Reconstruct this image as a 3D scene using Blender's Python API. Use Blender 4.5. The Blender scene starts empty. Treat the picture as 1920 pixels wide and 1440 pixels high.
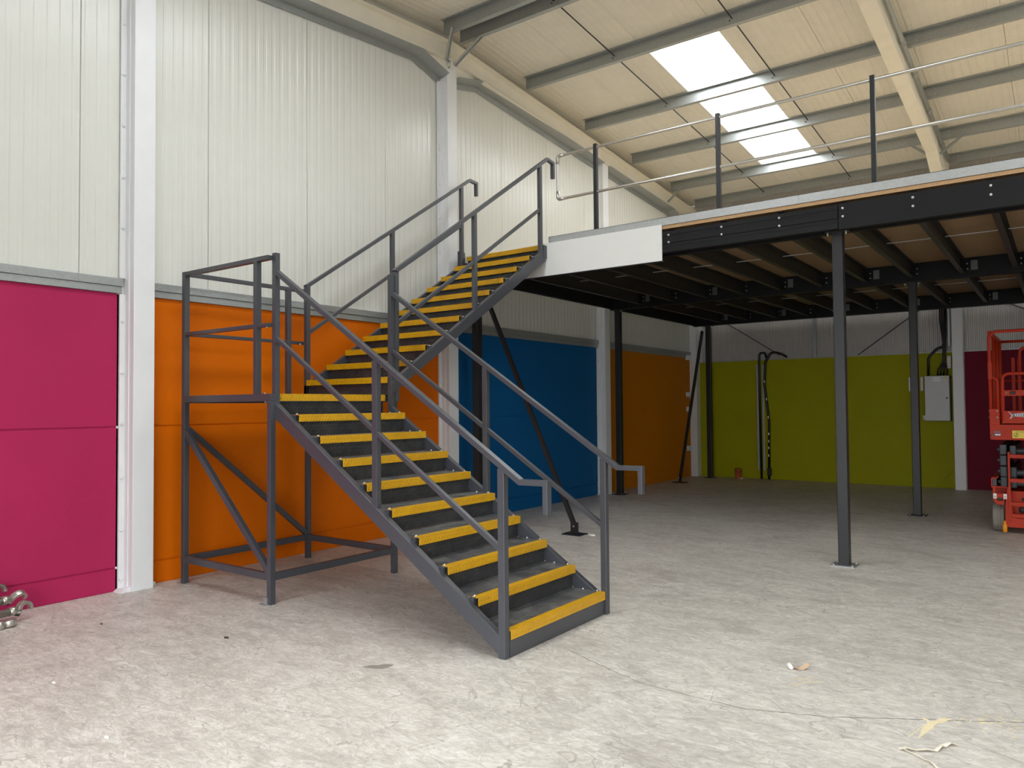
import bpy, bmesh, math, random
from mathutils import Vector, Matrix

# ------------------------------------------------------------------ camera, light, exposure
scene = bpy.context.scene
col = scene.collection
CAM = dict(f=1404.893, yaw=-0.6364, pitch=0.0289, roll=-0.0085, x=6.7004, y=0.0, z=1.5887)

def make_camera():
    cd = bpy.data.cameras.new('camera')
    cd.sensor_fit = 'HORIZONTAL'; cd.sensor_width = 36.0
    cd.lens = CAM['f'] * 36.0 / 1920.0
    cd.clip_start = 0.05; cd.clip_end = 200
    co = bpy.data.objects.new('camera', cd); col.objects.link(co)
    cy, sy = math.cos(CAM['yaw']), math.sin(CAM['yaw'])
    cp, sp = math.cos(CAM['pitch']), math.sin(CAM['pitch'])
    cr, sr = math.cos(CAM['roll']), math.sin(CAM['roll'])
    fwd = Vector((sy*cp, cy*cp, sp)); right = Vector((cy, -sy, 0)); up = right.cross(fwd)
    r2 = cr*right + sr*up; u2 = -sr*right + cr*up
    m = Matrix((r2, u2, -fwd)).transposed().to_4x4()
    m.translation = Vector((CAM['x'], CAM['y'], CAM['z']))
    co.matrix_world = m
    scene.camera = co
make_camera()

SKY = 0.8            # overcast sky radiance
ROOFLIGHT = 1.0     # what the translucent roof sheets pass on
world = bpy.data.worlds.new('overcast_sky'); scene.world = world
world.use_nodes = True
wb = world.node_tree.nodes['Background']
wb.inputs[0].default_value = (0.95, 0.985, 1.0, 1); wb.inputs[1].default_value = SKY

DOOR = (3.0, 7.6, 0.0, 2.7)       # x0 x1 z0 z1 of the open roller door in the front wall
FRONT = -0.9
def make_portal():
    ld = bpy.data.lights.new('door_portal', 'AREA'); ld.shape = 'RECTANGLE'
    ld.size = DOOR[1]-DOOR[0]; ld.size_y = DOOR[3]-DOOR[2]
    ld.cycles.is_portal = True
    lo = bpy.data.objects.new('door_portal', ld); col.objects.link(lo)
    lo.location = ((DOOR[0]+DOOR[1])/2, FRONT-0.02, (DOOR[2]+DOOR[3])/2)
    lo.rotation_euler = (math.radians(90), 0, 0)     # local -Z looks along +Y, into the hall
make_portal()
scene.view_settings.view_transform = 'Standard'
scene.view_settings.look = 'None'
scene.view_settings.gamma = 1.0
scene.view_settings.use_curve_mapping = False
scene.view_settings.exposure = 3.36
scene.cycles.max_bounces = 7
scene.cycles.diffuse_bounces = 5
scene.cycles.adaptive_threshold = 0.04
scene.cycles.use_light_tree = False
scene.cycles.sample_clamp_indirect = 6.0
scene.cycles.use_denoising = True

random.seed(7)
PI = math.pi
def srgb(r, g, b):
    f = lambda c: (c/255/12.92) if c/255 <= 0.04045 else ((c/255+0.055)/1.055)**2.4
    return (f(r), f(g), f(b), 1.0)

# ------------------------------------------------------------------ materials
class NT:
    def __init__(self, name):
        self.m = bpy.data.materials.new(name); self.m.use_nodes = True
        self.t = self.m.node_tree; self.b = self.t.nodes['Principled BSDF']
    def n(self, typ, **kw):
        nd = self.t.nodes.new(typ)
        for k, v in kw.items(): setattr(nd, k, v)
        return nd
    def l(self, a, b): self.t.links.new(a, b)
    def coord(self, scale=(1, 1, 1), rot=(0, 0, 0)):
        tc = self.n('ShaderNodeTexCoord'); mp = self.n('ShaderNodeMapping')
        mp.inputs['Scale'].default_value = scale; mp.inputs['Rotation'].default_value = rot
        self.l(tc.outputs['Object'], mp.inputs['Vector']); return mp.outputs['Vector']
    def noise(self, vec, scale, detail=4, rough=0.55, dist=0.0):
        nd = self.n('ShaderNodeTexNoise'); nd.inputs['Scale'].default_value = scale
        nd.inputs['Detail'].default_value = detail; nd.inputs['Roughness'].default_value = rough
        nd.inputs['Distortion'].default_value = dist
        self.l(vec, nd.inputs['Vector']); return nd.outputs['Fac']
    def ramp(self, fac, stops):
        r = self.n('ShaderNodeValToRGB'); e = r.color_ramp.elements
        e[0].position, e[0].color = stops[0]; e[1].position, e[1].color = stops[-1]
        for p, c in stops[1:-1]:
            x = e.new(p); x.color = c
        self.l(fac, r.inputs['Fac']); return r.outputs['Color']
    def mix(self, fac, a, b, mode='MIX'):
        x = self.n('ShaderNodeMix', data_type='RGBA', blend_type=mode)
        if isinstance(fac, (int, float)): x.inputs[0].default_value = fac
        else: self.l(fac, x.inputs[0])
        for i, v in ((6, a), (7, b)):
            if isinstance(v, tuple): x.inputs[i].default_value = v
            else: self.l(v, x.inputs[i])
        return x.outputs[2]
    def math(self, op, a, b=None, c=None):
        x = self.n('ShaderNodeMath', operation=op)
        for i, v in enumerate((a, b, c)):
            if v is None: continue
            if isinstance(v, (int, float)): x.inputs[i].default_value = v
            else: self.l(v, x.inputs[i])
        return x.outputs[0]
    def bump(self, h, strength, dist):
        bp = self.n('ShaderNodeBump'); bp.inputs['Strength'].default_value = strength
        bp.inputs['Distance'].default_value = dist
        self.l(h, bp.inputs['Height']); self.l(bp.outputs['Normal'], self.b.inputs['Normal'])
    def set(self, **kw):
        for k, v in kw.items():
            i = self.b.inputs[k]
            if isinstance(v, (int, float, tuple)): i.default_value = v
            else: self.l(v, i)
        return self.m

def paint(name, c, rough=0.5, var=0.06, metal=0.0, bump=0.0, bscale=60, spec=0.5, nscale=6):
    t = NT(name); v = t.coord()
    f = t.noise(v, nscale, 4)
    lo = tuple(x*(1-var) for x in c[:3])+(1,); hi = tuple(min(1, x*(1+var)) for x in c[:3])+(1,)
    cc = t.ramp(f, [(0.3, lo), (0.7, hi)])
    t.set(**{'Base Color': cc, 'Roughness': rough, 'Metallic': metal, 'Specular IOR Level': spec})
    if bump: t.bump(t.noise(v, bscale, 3), bump, 0.004)
    return t.m

def teardrop_height(t, pitch=0.030):
    """raised-bar chequer plate pattern: short bars, every other one turned by 90 degrees"""
    tc = t.n('ShaderNodeTexCoord'); sp = t.n('ShaderNodeSeparateXYZ'); t.l(tc.outputs['UV'], sp.inputs[0])
    u = t.math('DIVIDE', sp.outputs[0], pitch); v = t.math('DIVIDE', sp.outputs[1], pitch)
    iv = t.math('FLOOR', v)
    us = t.math('ADD', u, t.math('MULTIPLY', t.math('FLOORED_MODULO', iv, 2.0), 0.5))
    fu = t.math('SUBTRACT', t.math('FRACT', us), 0.5); fv2 = t.math('SUBTRACT', t.math('FRACT', v), 0.5)
    a = t.math('MULTIPLY', t.math('ADD', fu, fv2), 0.7071)
    b = t.math('MULTIPLY', t.math('SUBTRACT', fu, fv2), 0.7071)
    ea = t.math('POWER', t.math('DIVIDE', a, 0.50), 2.0); eb = t.math('POWER', t.math('DIVIDE', b, 0.13), 2.0)
    d = t.math('SUBTRACT', 1.0, t.math('ADD', ea, eb))
    return t.math('MAXIMUM', d, 0.0)

M = {}
M['steel'] = paint('graphite_paint', srgb(66, 68, 75), 0.36, 0.05, 0.0, spec=0.7)
M['mezz_steel'] = paint('black_steel_paint', srgb(36, 37, 40), 0.42, 0.10, spec=0.45, nscale=4)
M['mezz_beam'] = paint('matt_black_steel', srgb(27, 28, 30), 0.55, 0.10, spec=0.22, nscale=4)
M['joist'] = paint('joist_steel', srgb(58, 56, 50), 0.45, 0.12, spec=0.4)
def chequer(name, c, rough, wear, dust=None):
    t = NT(name); v = t.coord()
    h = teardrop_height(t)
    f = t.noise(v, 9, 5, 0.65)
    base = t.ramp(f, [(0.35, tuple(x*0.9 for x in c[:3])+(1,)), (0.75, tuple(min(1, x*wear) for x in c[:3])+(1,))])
    base = t.mix(t.math('MULTIPLY', h, 0.4), base, tuple(min(1, x*1.5+0.02) for x in c[:3])+(1,))  # painted highlight: raised bars get a lighter colour, like glints on the relief
    if dust:
        base = t.mix(t.ramp(t.noise(v, 5, 6, 0.7), [(0.42, (0, 0, 0, 1)), (0.72, (0.6, 0.6, 0.6, 1))]), base, dust)
    t.set(**{'Base Color': base, 'Roughness': rough})
    t.bump(h, 1.0, 0.010)
    return t.m
M['chequer'] = chequer('chequer_plate', srgb(50, 51, 54), 0.38, 1.2, srgb(84, 83, 82))
M['tread_plate'] = chequer('tread_chequer_plate', srgb(70, 71, 75), 0.38, 1.3, srgb(158, 156, 150))
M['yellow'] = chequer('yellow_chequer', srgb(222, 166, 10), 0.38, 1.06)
M['white_steel'] = paint('white_steel_paint', srgb(232, 233, 236), 0.4, 0.02)
M['cream_steel'] = paint('cream_steel_paint', srgb(240, 235, 222), 0.5, 0.03)
M['clad'] = paint('cladding_white', srgb(220, 220, 214), 0.27, 0.012, spec=0.5)
M['clad_grey'] = paint('cladding_back', srgb(186, 183, 180), 0.3, 0.03)
M['roof'] = paint('roof_lining', srgb(228, 223, 212), 0.45, 0.03)
def galv(name, c, rough=0.42, metal=0.55):
    t = NT(name); v = t.coord()
    vo = t.n('ShaderNodeTexVoronoi'); vo.inputs['Scale'].default_value = 55; t.l(v, vo.inputs['Vector'])
    g = t.ramp(vo.outputs['Color'], [(0.1, tuple(x*0.86 for x in c[:3])+(1,)), (0.9, tuple(min(1, x*1.1) for x in c[:3])+(1,))])
    n = t.noise(v, 3, 4)
    cc = t.mix(n, g, tuple(x*0.9 for x in c[:3])+(1,))
    t.set(**{'Base Color': cc, 'Roughness': rough, 'Metallic': metal}); return t.m
M['galv'] = galv('galvanised_steel', srgb(172, 176, 176))
M['galv_pale'] = galv('galvanised_pale', srgb(190, 193, 194), 0.4, 0.35)
M['tube'] = galv('galvanised_tube', srgb(205, 203, 198), 0.3, 0.85)
M['alu'] = galv('aluminium', srgb(190, 187, 178), 0.3, 0.8)
def wallpaint(name, c):
    t = NT(name); v = t.coord()
    f = t.noise(v, 1.4, 5, 0.6)
    cc = t.ramp(f, [(0.3, tuple(x*0.93 for x in c[:3])+(1,)), (0.7, c)])
    t.set(**{'Base Color': cc, 'Roughness': 0.55, 'Specular IOR Level': 0.14})
    h = t.math('ADD', t.noise(v, 42, 3), t.math('MULTIPLY', t.noise(v, 3.2, 2), 3.0))
    t.bump(h, 0.35, 0.004); return t.m
M['magenta'] = wallpaint('magenta_paint', srgb(178, 42, 90))
M['orange'] = wallpaint('orange_paint', srgb(219, 106, 0))
M['blue'] = wallpaint('blue_paint', srgb(14, 92, 150))
M['amber'] = wallpaint('amber_paint', srgb(206, 124, 14))
M['lime'] = wallpaint('lime_paint', srgb(166, 164, 6))
M['maroon'] = wallpaint('dark_magenta_paint', srgb(112, 8, 40))
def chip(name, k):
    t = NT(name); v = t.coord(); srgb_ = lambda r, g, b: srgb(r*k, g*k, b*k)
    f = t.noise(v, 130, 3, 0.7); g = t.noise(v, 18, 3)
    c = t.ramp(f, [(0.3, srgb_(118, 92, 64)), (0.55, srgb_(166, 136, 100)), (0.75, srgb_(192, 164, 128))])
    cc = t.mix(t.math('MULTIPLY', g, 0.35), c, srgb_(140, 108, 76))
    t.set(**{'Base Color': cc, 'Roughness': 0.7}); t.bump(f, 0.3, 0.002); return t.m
M['chip'] = chip('chipboard', 1.0)  # darkened so the under-deck shade is put into the board colour
M['chip_edge'] = chip('chipboard_lit_edge', 1.22)  # lighter copy, paints the front light onto the board edges
M['board_top'] = paint('bounce_board_top', srgb(202, 184, 156), 0.55, 0.06, nscale=3)  # pale top added to bounce rooflight up to the ceiling
def concrete():
    t = NT('concrete_floor'); v = t.coord()
    big = t.noise(v, 0.55, 5, 0.6, 0.4)
    mid = t.noise(t.coord((1.0, 2.2, 1), (0, 0, 0.7)), 1.7, 7, 0.66, 2.2)
    fine = t.noise(t.coord((1.2, 3.0, 1), (0, 0, -0.5)), 6, 7, 0.66, 2.6)
    speck = t.noise(v, 160, 3, 0.7)
    c1 = t.ramp(big, [(0.3, srgb(180, 172, 163)), (0.55, srgb(211, 204, 194)), (0.75, srgb(225, 219, 211))])
    c2 = t.ramp(mid, [(0.32, srgb(142, 136, 130)), (0.5, srgb(208, 201, 192)), (0.72, srgb(244, 239, 230))])
    c = t.mix(0.5, c1, c2)
    c3 = t.ramp(fine, [(0.34, srgb(123, 117, 112)), (0.5, srgb(204, 198, 189)), (0.64, srgb(250, 250, 249))])
    c = t.mix(0.30, c, c3)
    c = t.mix(0.12, c, t.ramp(speck, [(0.35, srgb(107, 102, 97)), (0.65, srgb(250, 250, 250))]))
    # swirling trowel scratches and scuffs: thin veins where a warped noise crosses its mean
    for sc, ds, wd, amt, cc, seed in ((0.9, 3.0, 0.011, 0.62, srgb(128, 121, 114), 0.0), (2.3, 2.2, 0.016, 0.52, srgb(136, 130, 123), 4.0), (1.5, 2.6, 0.011, 0.5, srgb(246, 243, 236), 9.0), (4.5, 1.8, 0.022, 0.42, srgb(240, 236, 228), 15.0)):
        mp = t.n('ShaderNodeMapping'); mp.inputs['Location'].default_value = (seed, seed*0.7, 0); mp.inputs['Scale'].default_value = (1, 1.5, 1)
        t.l(v, mp.inputs['Vector'])
        nz = t.noise(mp.outputs['Vector'], sc, 3, 0.5, ds)
        vein = t.math('SUBTRACT', 1.0, t.math('MINIMUM', t.math('DIVIDE', t.math('ABSOLUTE', t.math('SUBTRACT', nz, 0.5)), wd), 1.0))
        gate = t.ramp(mid, [(0.42, (0, 0, 0, 1)), (0.60, (1, 1, 1, 1))]) if seed in (0.0, 9.0) else t.ramp(fine, [(0.40, (0, 0, 0, 1)), (0.58, (1, 1, 1, 1))])
        c = t.mix(t.math('MULTIPLY', t.math('MULTIPLY', vein, gate), amt), c, cc)
    # damp and dirty patches
    pat = t.ramp(t.noise(t.coord((1, 1.7, 1), (0, 0, 0.4)), 1.15, 5, 0.62, 0.8), [(0.54, (0, 0, 0, 1)), (0.66, (1, 1, 1, 1))])
    c = t.mix(t.math('MULTIPLY', pat, 0.30), c, srgb(146, 138, 130))
    rg = t.math('ADD', t.math('MULTIPLY', fine, 0.25), 0.38)
    t.set(**{'Base Color': c, 'Roughness': rg, 'Specular IOR Level': 0.4})
    t.bump(t.math('ADD', fine, t.math('MULTIPLY', speck, 0.3)), 0.22, 0.006); return t.m
M['concrete'] = concrete()
M['yard'] = paint('yard_tarmac', srgb(84, 84, 83), 0.8, 0.1)
M['red'] = paint('red_lift_paint', srgb(190, 58, 36), 0.5, 0.05, spec=0.2)
M['dark'] = paint('dark_grey_iron', srgb(62, 66, 70), 0.5, 0.12)
M['rubber'] = paint('grey_tyre_rubber', srgb(140, 134, 124), 0.8, 0.08, bump=0.3, bscale=30)
M['black'] = paint('black_cable', srgb(22, 22, 24), 0.45, 0.1)
M['cabinet'] = paint('cabinet_grey', srgb(205, 207, 210), 0.4, 0.02)
M['plastic'] = paint('white_plastic', srgb(238, 238, 234), 0.4, 0.01)
M['terracotta'] = paint('terracotta_plastic', srgb(176, 92, 52), 0.5, 0.05)
M['orange_plug'] = paint('orange_plug', srgb(240, 150, 30), 0.4, 0.03)
M['yellow_decal'] = paint('yellow_decal', srgb(232, 206, 60), 0.45, 0.02)
M['ink'] = paint('black_ink', srgb(35, 32, 30), 0.5, 0.02)
M['slate_decal'] = paint('slate_blue_decal', srgb(112, 116, 146), 0.45, 0.05)
M['plum_decal'] = paint('plum_decal', srgb(134, 62, 84), 0.45, 0.05)
M['paper'] = paint('cream_paper', srgb(236, 230, 214), 0.7, 0.03)
M['card'] = paint('tan_card', srgb(214, 186, 156), 0.7, 0.05)
M['plaster'] = paint('cream_smear', srgb(236, 222, 184), 0.8, 0.06)
M['stain'] = paint('dark_stain', srgb(150, 145, 138), 0.5, 0.05)
M['crack'] = paint('crack_line', srgb(92, 86, 80), 0.8, 0.05)
M['dirt'] = paint('dry_leaf', srgb(72, 62, 52), 0.8, 0.1)
M['cleat'] = galv('dull_galvanised', srgb(112, 114, 116), 0.5, 0.5)
M['bolt'] = galv('zinc_bolt', srgb(215, 215, 212), 0.32, 0.6)
M['white_fascia'] = paint('white_fascia', srgb(240, 241, 240), 0.35, 0.01)
def glow():
    t = NT('translucent_rooflight'); v = t.coord()
    t.set(**{'Base Color': (0.8, 0.8, 0.8, 1), 'Roughness': 0.6, 'Emission Color': (0.93, 0.98, 1.0, 1), 'Emission Strength': ROOFLIGHT})
    t.set(**{'Base Color': t.ramp(t.noise(v, 4, 2), [(0.3, (0.78, 0.78, 0.78, 1)), (0.7, (0.82, 0.82, 0.82, 1))])})
    return t.m
M['glow'] = glow()

# ------------------------------------------------------------------ mesh helpers
def root_loc(o):
    while o.parent: o = o.parent
    return o.location
def link(name, me, parent=None, loc=None):
    o = bpy.data.objects.new(name, me); col.objects.link(o)
    if parent is not None: o.parent = parent
    if loc is not None: o.location = loc
    return o
def obj(name, bm, mat, parent=None, smooth=False, uv=None):
    bm.normal_update()
    if uv:                                  # planar uv in metres: two axis indices per dominant normal
        lay = bm.loops.layers.uv.new('UVMap')
        for f in bm.faces:
            n = f.normal; k = max(range(3), key=lambda i: abs(n[i])) if n.length else 2
            a, b = uv[k]
            for lp in f.loops: lp[lay].uv = (lp.vert.co[a], lp.vert.co[b])
    if parent is not None:
        off = root_loc(parent)
        if off.length > 0: bmesh.ops.translate(bm, verts=bm.verts, vec=-off)
    bm.normal_update()
    me = bpy.data.meshes.new(name); bm.to_mesh(me); bm.free()
    me.materials.append(mat)
    if smooth:
        for p in me.polygons: p.use_smooth = True
    return link(name, me, parent)
def tag(o, label, cat, group=None):
    o['label'] = label; o['category'] = cat
    if group: o['group'] = group
    return o
def struct(o): o['kind'] = 'structure'; return o
def thing(name, loc, label, cat, group=None):
    o = bpy.data.objects.new(name, None); col.objects.link(o); o.location = loc
    o.empty_display_size = 0.1
    return tag(o, label, cat, group)
def B(): return bmesh.new()
def box(bm, x0, x1, y0, y1, z0, z1, bev=0.0):
    vs = [bm.verts.new((x, y, z)) for x in (x0, x1) for y in (y0, y1) for z in (z0, z1)]
    idx = [(0, 1, 3, 2), (4, 6, 7, 5), (0, 4, 5, 1), (2, 3, 7, 6), (0, 2, 6, 4), (1, 5, 7, 3)]
    fs = [bm.faces.new([vs[i] for i in q]) for q in idx]
    if bev:
        es = list({e for f in fs for e in f.edges})
        bmesh.ops.bevel(bm, geom=es, offset=bev, segments=2, profile=0.6, affect='EDGES')
    return bm
def loft(bm, rings, closed=True, caps=True):
    """rings: list of equal-length point lists"""
    R = [[bm.verts.new(p) for p in r] for r in rings]; n = len(R[0])
    for a, b in zip(R[:-1], R[1:]):
        for i in range(n if closed else n-1):
            j = (i+1) % n
            bm.faces.new((a[i], a[j], b[j], b[i]))
    if caps and closed and n > 2:
        bm.faces.new(list(reversed(R[0]))); bm.faces.new(R[-1])
    return bm
def fix(bm): bmesh.ops.recalc_face_normals(bm, faces=bm.faces); return bm
def bar(bm, p0, p1, w, h, side=None, bev=0.0, cut=None):
    """rectangular bar from p0 to p1 (centre line); w along `side`, h across"""
    p0, p1 = Vector(p0), Vector(p1); d = (p1-p0).normalized()
    s = Vector(side) if side else (d.cross(Vector((0, 0, 1))) if abs(d.z) < 0.99 else Vector((1, 0, 0)))
    s = (s - d*s.dot(d)).normalized(); u = s.cross(d).normalized()
    ring = lambda c: [c + s*a*w/2 + u*b*h/2 for a, b in ((-1, -1), (1, -1), (1, 1), (-1, 1))]
    loft(bm, [ring(p0), ring(p1)]); fix(bm)
    if bev: bmesh.ops.bevel(bm, geom=list(bm.edges), offset=bev, segments=2, profile=0.6, affect='EDGES')
    return bm
def sloped(bm, axis, a0, z0, a1, z1, c0, c1, vt):
    """bar whose ends are cut plumb: runs along axis 'x'/'y' from (a0,z0) to (a1,z1) = its top line; c0..c1 = other axis; vt = vertical thickness"""
    P = lambda a, c, z: (a, c, z) if axis == 'x' else (c, a, z)
    r = lambda a, z: [P(a, c0, z-vt), P(a, c1, z-vt), P(a, c1, z), P(a, c0, z)]
    loft(bm, [r(a0, z0), r(a1, z1)]); return fix(bm)
def bevel_all(bm, w=0.003):
    bmesh.ops.bevel(bm, geom=list(bm.edges), offset=w, segments=2, profile=0.6, affect='EDGES'); return bm
def fillet(pts, r, n=6):
    pts = [Vector(p) for p in pts]; out = [pts[0]]
    for a, b, c in zip(pts[:-2], pts[1:-1], pts[2:]):
        d1 = (a-b).normalized(); d2 = (c-b).normalized()
        ang = d1.angle(d2); rr = min(r, 0.45*min((a-b).length, (c-b).length)*math.tan(ang/2))
        if ang > PI-0.02 or r <= 0: out.append(b); continue
        t = rr/math.tan(ang/2); p, q = b+d1*t, b+d2*t
        cen = b + (d1+d2).normalized()*rr/math.sin(ang/2)
        for i in range(n+1):
            om = PI-ang; w0, w1 = math.sin((1-i/n)*om)/math.sin(om), math.sin(i/n*om)/math.sin(om)
            out.append(cen+(p-cen)*w0+(q-cen)*w1)
    out.append(pts[-1]); return out
def tube(bm, pts, r, seg=12, caps=True):
    pts = [Vector(p) for p in pts]; rings = []
    d = (pts[1]-pts[0]).normalized()
    ref = Vector((0, 0, 1)) if abs(d.z) < 0.9 else Vector((1, 0, 0))
    s = d.cross(ref).normalized()
    for i, p in enumerate(pts):
        d = ((pts[min(i+1, len(pts)-1)]-p).normalized() + (p-pts[max(i-1, 0)]).normalized()).normalized()
        s = (s - d*s.dot(d)).normalized(); u = d.cross(s)
        rr = r[i] if isinstance(r, (list, tuple)) else r
        rings.append([p + (s*math.cos(2*PI*k/seg) + u*math.sin(2*PI*k/seg))*rr for k in range(seg)])
    loft(bm, rings, True, caps); return fix(bm)
def cyl(bm, p0, p1, r, seg=12): return tube(bm, [p0, p1], r, seg)
def rectsweep(bm, pts, w, h, side):
    """rectangular tube swept in the plane normal to `side`, mitred at the corners"""
    pts = [Vector(p) for p in pts]; side = Vector(side).normalized(); rings = []
    for i, p in enumerate(pts):
        a = (p-pts[i-1]).normalized() if i else (pts[1]-p).normalized()
        b = (pts[i+1]-p).normalized() if i < len(pts)-1 else a
        t = (a+b).normalized(); u = side.cross(t).normalized()
        k = 1/max(0.3, math.cos(a.angle(b)/2))
        rings.append([p + side*sa*w/2 + u*sb*h/2*k for sa, sb in ((-1, -1), (1, -1), (1, 1), (-1, 1))])
    loft(bm, rings); return fix(bm)
def prism(bm, poly, axis, c0, c1):
    """polygon (2-D points) extruded along an axis: 'x': poly=(y,z)  'y': poly=(x,z)  'z': poly=(x,y)"""
    P = {'x': lambda a, b, c: (c, a, b), 'y': lambda a, b, c: (a, c, b), 'z': lambda a, b, c: (a, b, c)}[axis]
    loft(bm, [[P(a, b, c0) for a, b in poly], [P(a, b, c1) for a, b in poly]]); return fix(bm)
_bolts = {}
def bolt(parent, p, axis, r=0.011, name='bolt', mat='bolt', length=0.010):
    key = (axis, r, mat, length)
    if key not in _bolts:
        bm = B(); d = Vector({'x': (1, 0, 0), 'y': (0, 1, 0), 'z': (0, 0, 1), '-x': (-1, 0, 0), '-y': (0, -1, 0), '-z': (0, 0, -1)}[axis])
        tube(bm, [d*-0.002, d*length*0.55, d*length], [r, r, r*0.55], 8)
        me = bpy.data.meshes.new('bolt'); bm.to_mesh(me); bm.free(); me.materials.append(M[mat])
        for q in me.polygons: q.use_smooth = True
        _bolts[key] = me
    o = link(name, _bolts[key], parent)
    o.location = Vector(p) - (root_loc(parent) if parent else Vector()); return o
UVP = {0: (1, 2), 1: (0, 2), 2: (0, 1)}

# ------------------------------------------------------------------ building constants
XR, YB = 15.0, 15.9                 # right wall, back wall
RID, RZ, SB, SF = 7.5, 6.658, 0.0738, 0.090
def roof_z(y): return RZ - (SB*(y-RID) if y > RID else SF*(RID-y))
def raf_top(y): return roof_z(y) - 0.175
def raf_bot(y): return roof_z(y) - 0.44

# floor
bm = B(); box(bm, -0.2, XR+0.2, FRONT-0.2, YB+0.25, -0.2, 0.0)
floor = struct(obj('floor', bm, M['concrete']))
floor['label'] = 'mottled grey power-floated concrete floor'
bm = B(); box(bm, -15, 30, FRONT-30, FRONT-0.2, -0.3, -0.02)
yard = struct(obj('ground', bm, M['yard'])); yard['label'] = 'dark tarmac yard outside the hall door'

# ------------------------------------------------------------------ left wall
def empty_struct(name, loc=(0, 0, 0), label=None):
    o = bpy.data.objects.new(name, None); col.objects.link(o); o.location = loc; struct(o)
    if label: o['label'] = label
    return o
wall_left = empty_struct('wall_left', label='gable wall of painted panels below and white ribbed cladding above')
COLY = [(3.295, 3.485), (7.47, 7.66), (11.65, 11.84)]
bays = [(FRONT, 3.245, 'magenta'), (3.50, 7.445, 'orange'), (7.68, 11.62, 'blue'), (11.86, YB, 'amber')]
for y0, y1, c in bays:
    for z0, z1 in ((0.0, 0.200), (0.206, 1.426), (1.434, 2.606)):
        bm = B(); box(bm, -0.16, 0.0, y0, y1, z0, z1)
        es = [e for e in bm.edges if all(abs(v.co.x) < 1e-6 for v in e.verts)]
        bmesh.ops.bevel(bm, geom=es, offset=0.006, segments=2, affect='EDGES')
        o = obj('concrete_panel', bm, M[c], wall_left); o['label'] = '%s painted concrete wall panel' % c
    # backing that closes the joints
    bm = B(); box(bm, -0.17, -0.012, y0+0.002, y1-0.002, 0.0, 2.60)
    obj('joint_backing', bm, M[c], wall_left)
    f0, f1 = y0 - (0.03 if y0 > 0 else 0), y1 + 0.02
    bm = B(); box(bm, -0.02, 0.034, f0, f1, 2.668, 2.738, 0.003); obj('drip_flashing', bm, M['galv'], wall_left)
    bm = B(); box(bm, -0.02, 0.022, f0, f1-0.01, 2.606, 2.666, 0.002); obj('flashing_strip', bm, M['galv'], wall_left)
    k = y0 + 0.5
    while k < y1:
        if k > 1.5: bolt(wall_left, (0.034, k, 2.72), 'x', 0.006, 'screw')
        k += 1.25
# wall behind the columns
for y0, y1 in ((3.245, 3.50), (7.445, 7.68), (11.62, 11.86)):
    bm = B(); box(bm, -0.16, 0.0, y0-0.02, y1+0.02, 0, 2.74); obj('pier_infill', bm, M['white_steel'], wall_left)
def rib_profile(w, n, rib, depth):
    """flat face with n narrow grooves: list of (along, inset)"""
    p = w/n; out = [(0.002, depth*1.1), (0.006, 0.0)]
    for i in range(n):
        c = (i+0.5)*p
        out += [(c-rib/2, 0), (c-rib/2+rib*0.22, depth), (c+rib/2-rib*0.22, depth), (c+rib/2, 0)]
    out += [(w-0.006, 0.0), (w-0.002, depth*1.1)]
    return out
PW = 1.19; k = -3
while 2.908 + k*PW < YB:
    y0 = 2.908 + k*PW; k += 1
    pts = [(y0+a, d) for a, d in rib_profile(PW, 12, 0.046, 0.0035) if FRONT < y0+a < YB]
    bm = B()
    lo = [bm.verts.new((-0.004-d, y, 2.70)) for y, d in pts]
    hi = [bm.verts.new((-0.004-d, y, roof_z(y)+0.02)) for y, d in pts]
    for i in range(len(pts)-1): bm.faces.new((lo[i], lo[i+1], hi[i+1], hi[i]))
    obj('cladding_panel', bm, M['clad'], wall_left)
bm = B(); prism(bm, [(FRONT, 2.65), (YB, 2.65), (YB, roof_z(YB)+.2), (RID, RZ+.2), (FRONT, roof_z(FRONT)+.2)], 'x', -0.16, -0.016)
obj('cladding_core', bm, M['clad'], wall_left)

# galvanised verge angle under the gable rafter
def verge(pts):
    bm = B(); rings = []
    for y, z in pts:
        rings.append([(0.004, y, z), (0.022, y, z), (0.022, y, z+0.07), (0.20, y, z+0.098), (0.20, y, z+0.103), (0.004, y, z+0.103)])
    loft(bm, rings); fix(bm); return bm
vz = lambda y: roof_z(y) - 0.545
for pts in ([(FRONT, vz(FRONT)), (6.94, vz(6.94)), (7.455, 5.925)], [(7.675, 5.945), (8.23, vz(8.23)+0.02), (11.645, vz(11.645))], [(11.845, vz(11.845)), (14.62, vz(14.62)), (15.1, 5.25), (15.3, 4.95)]):
    o = obj('verge_angle', verge(pts), M['galv'], wall_left); o['label'] = 'galvanised angle along the top of the cladding'

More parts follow.
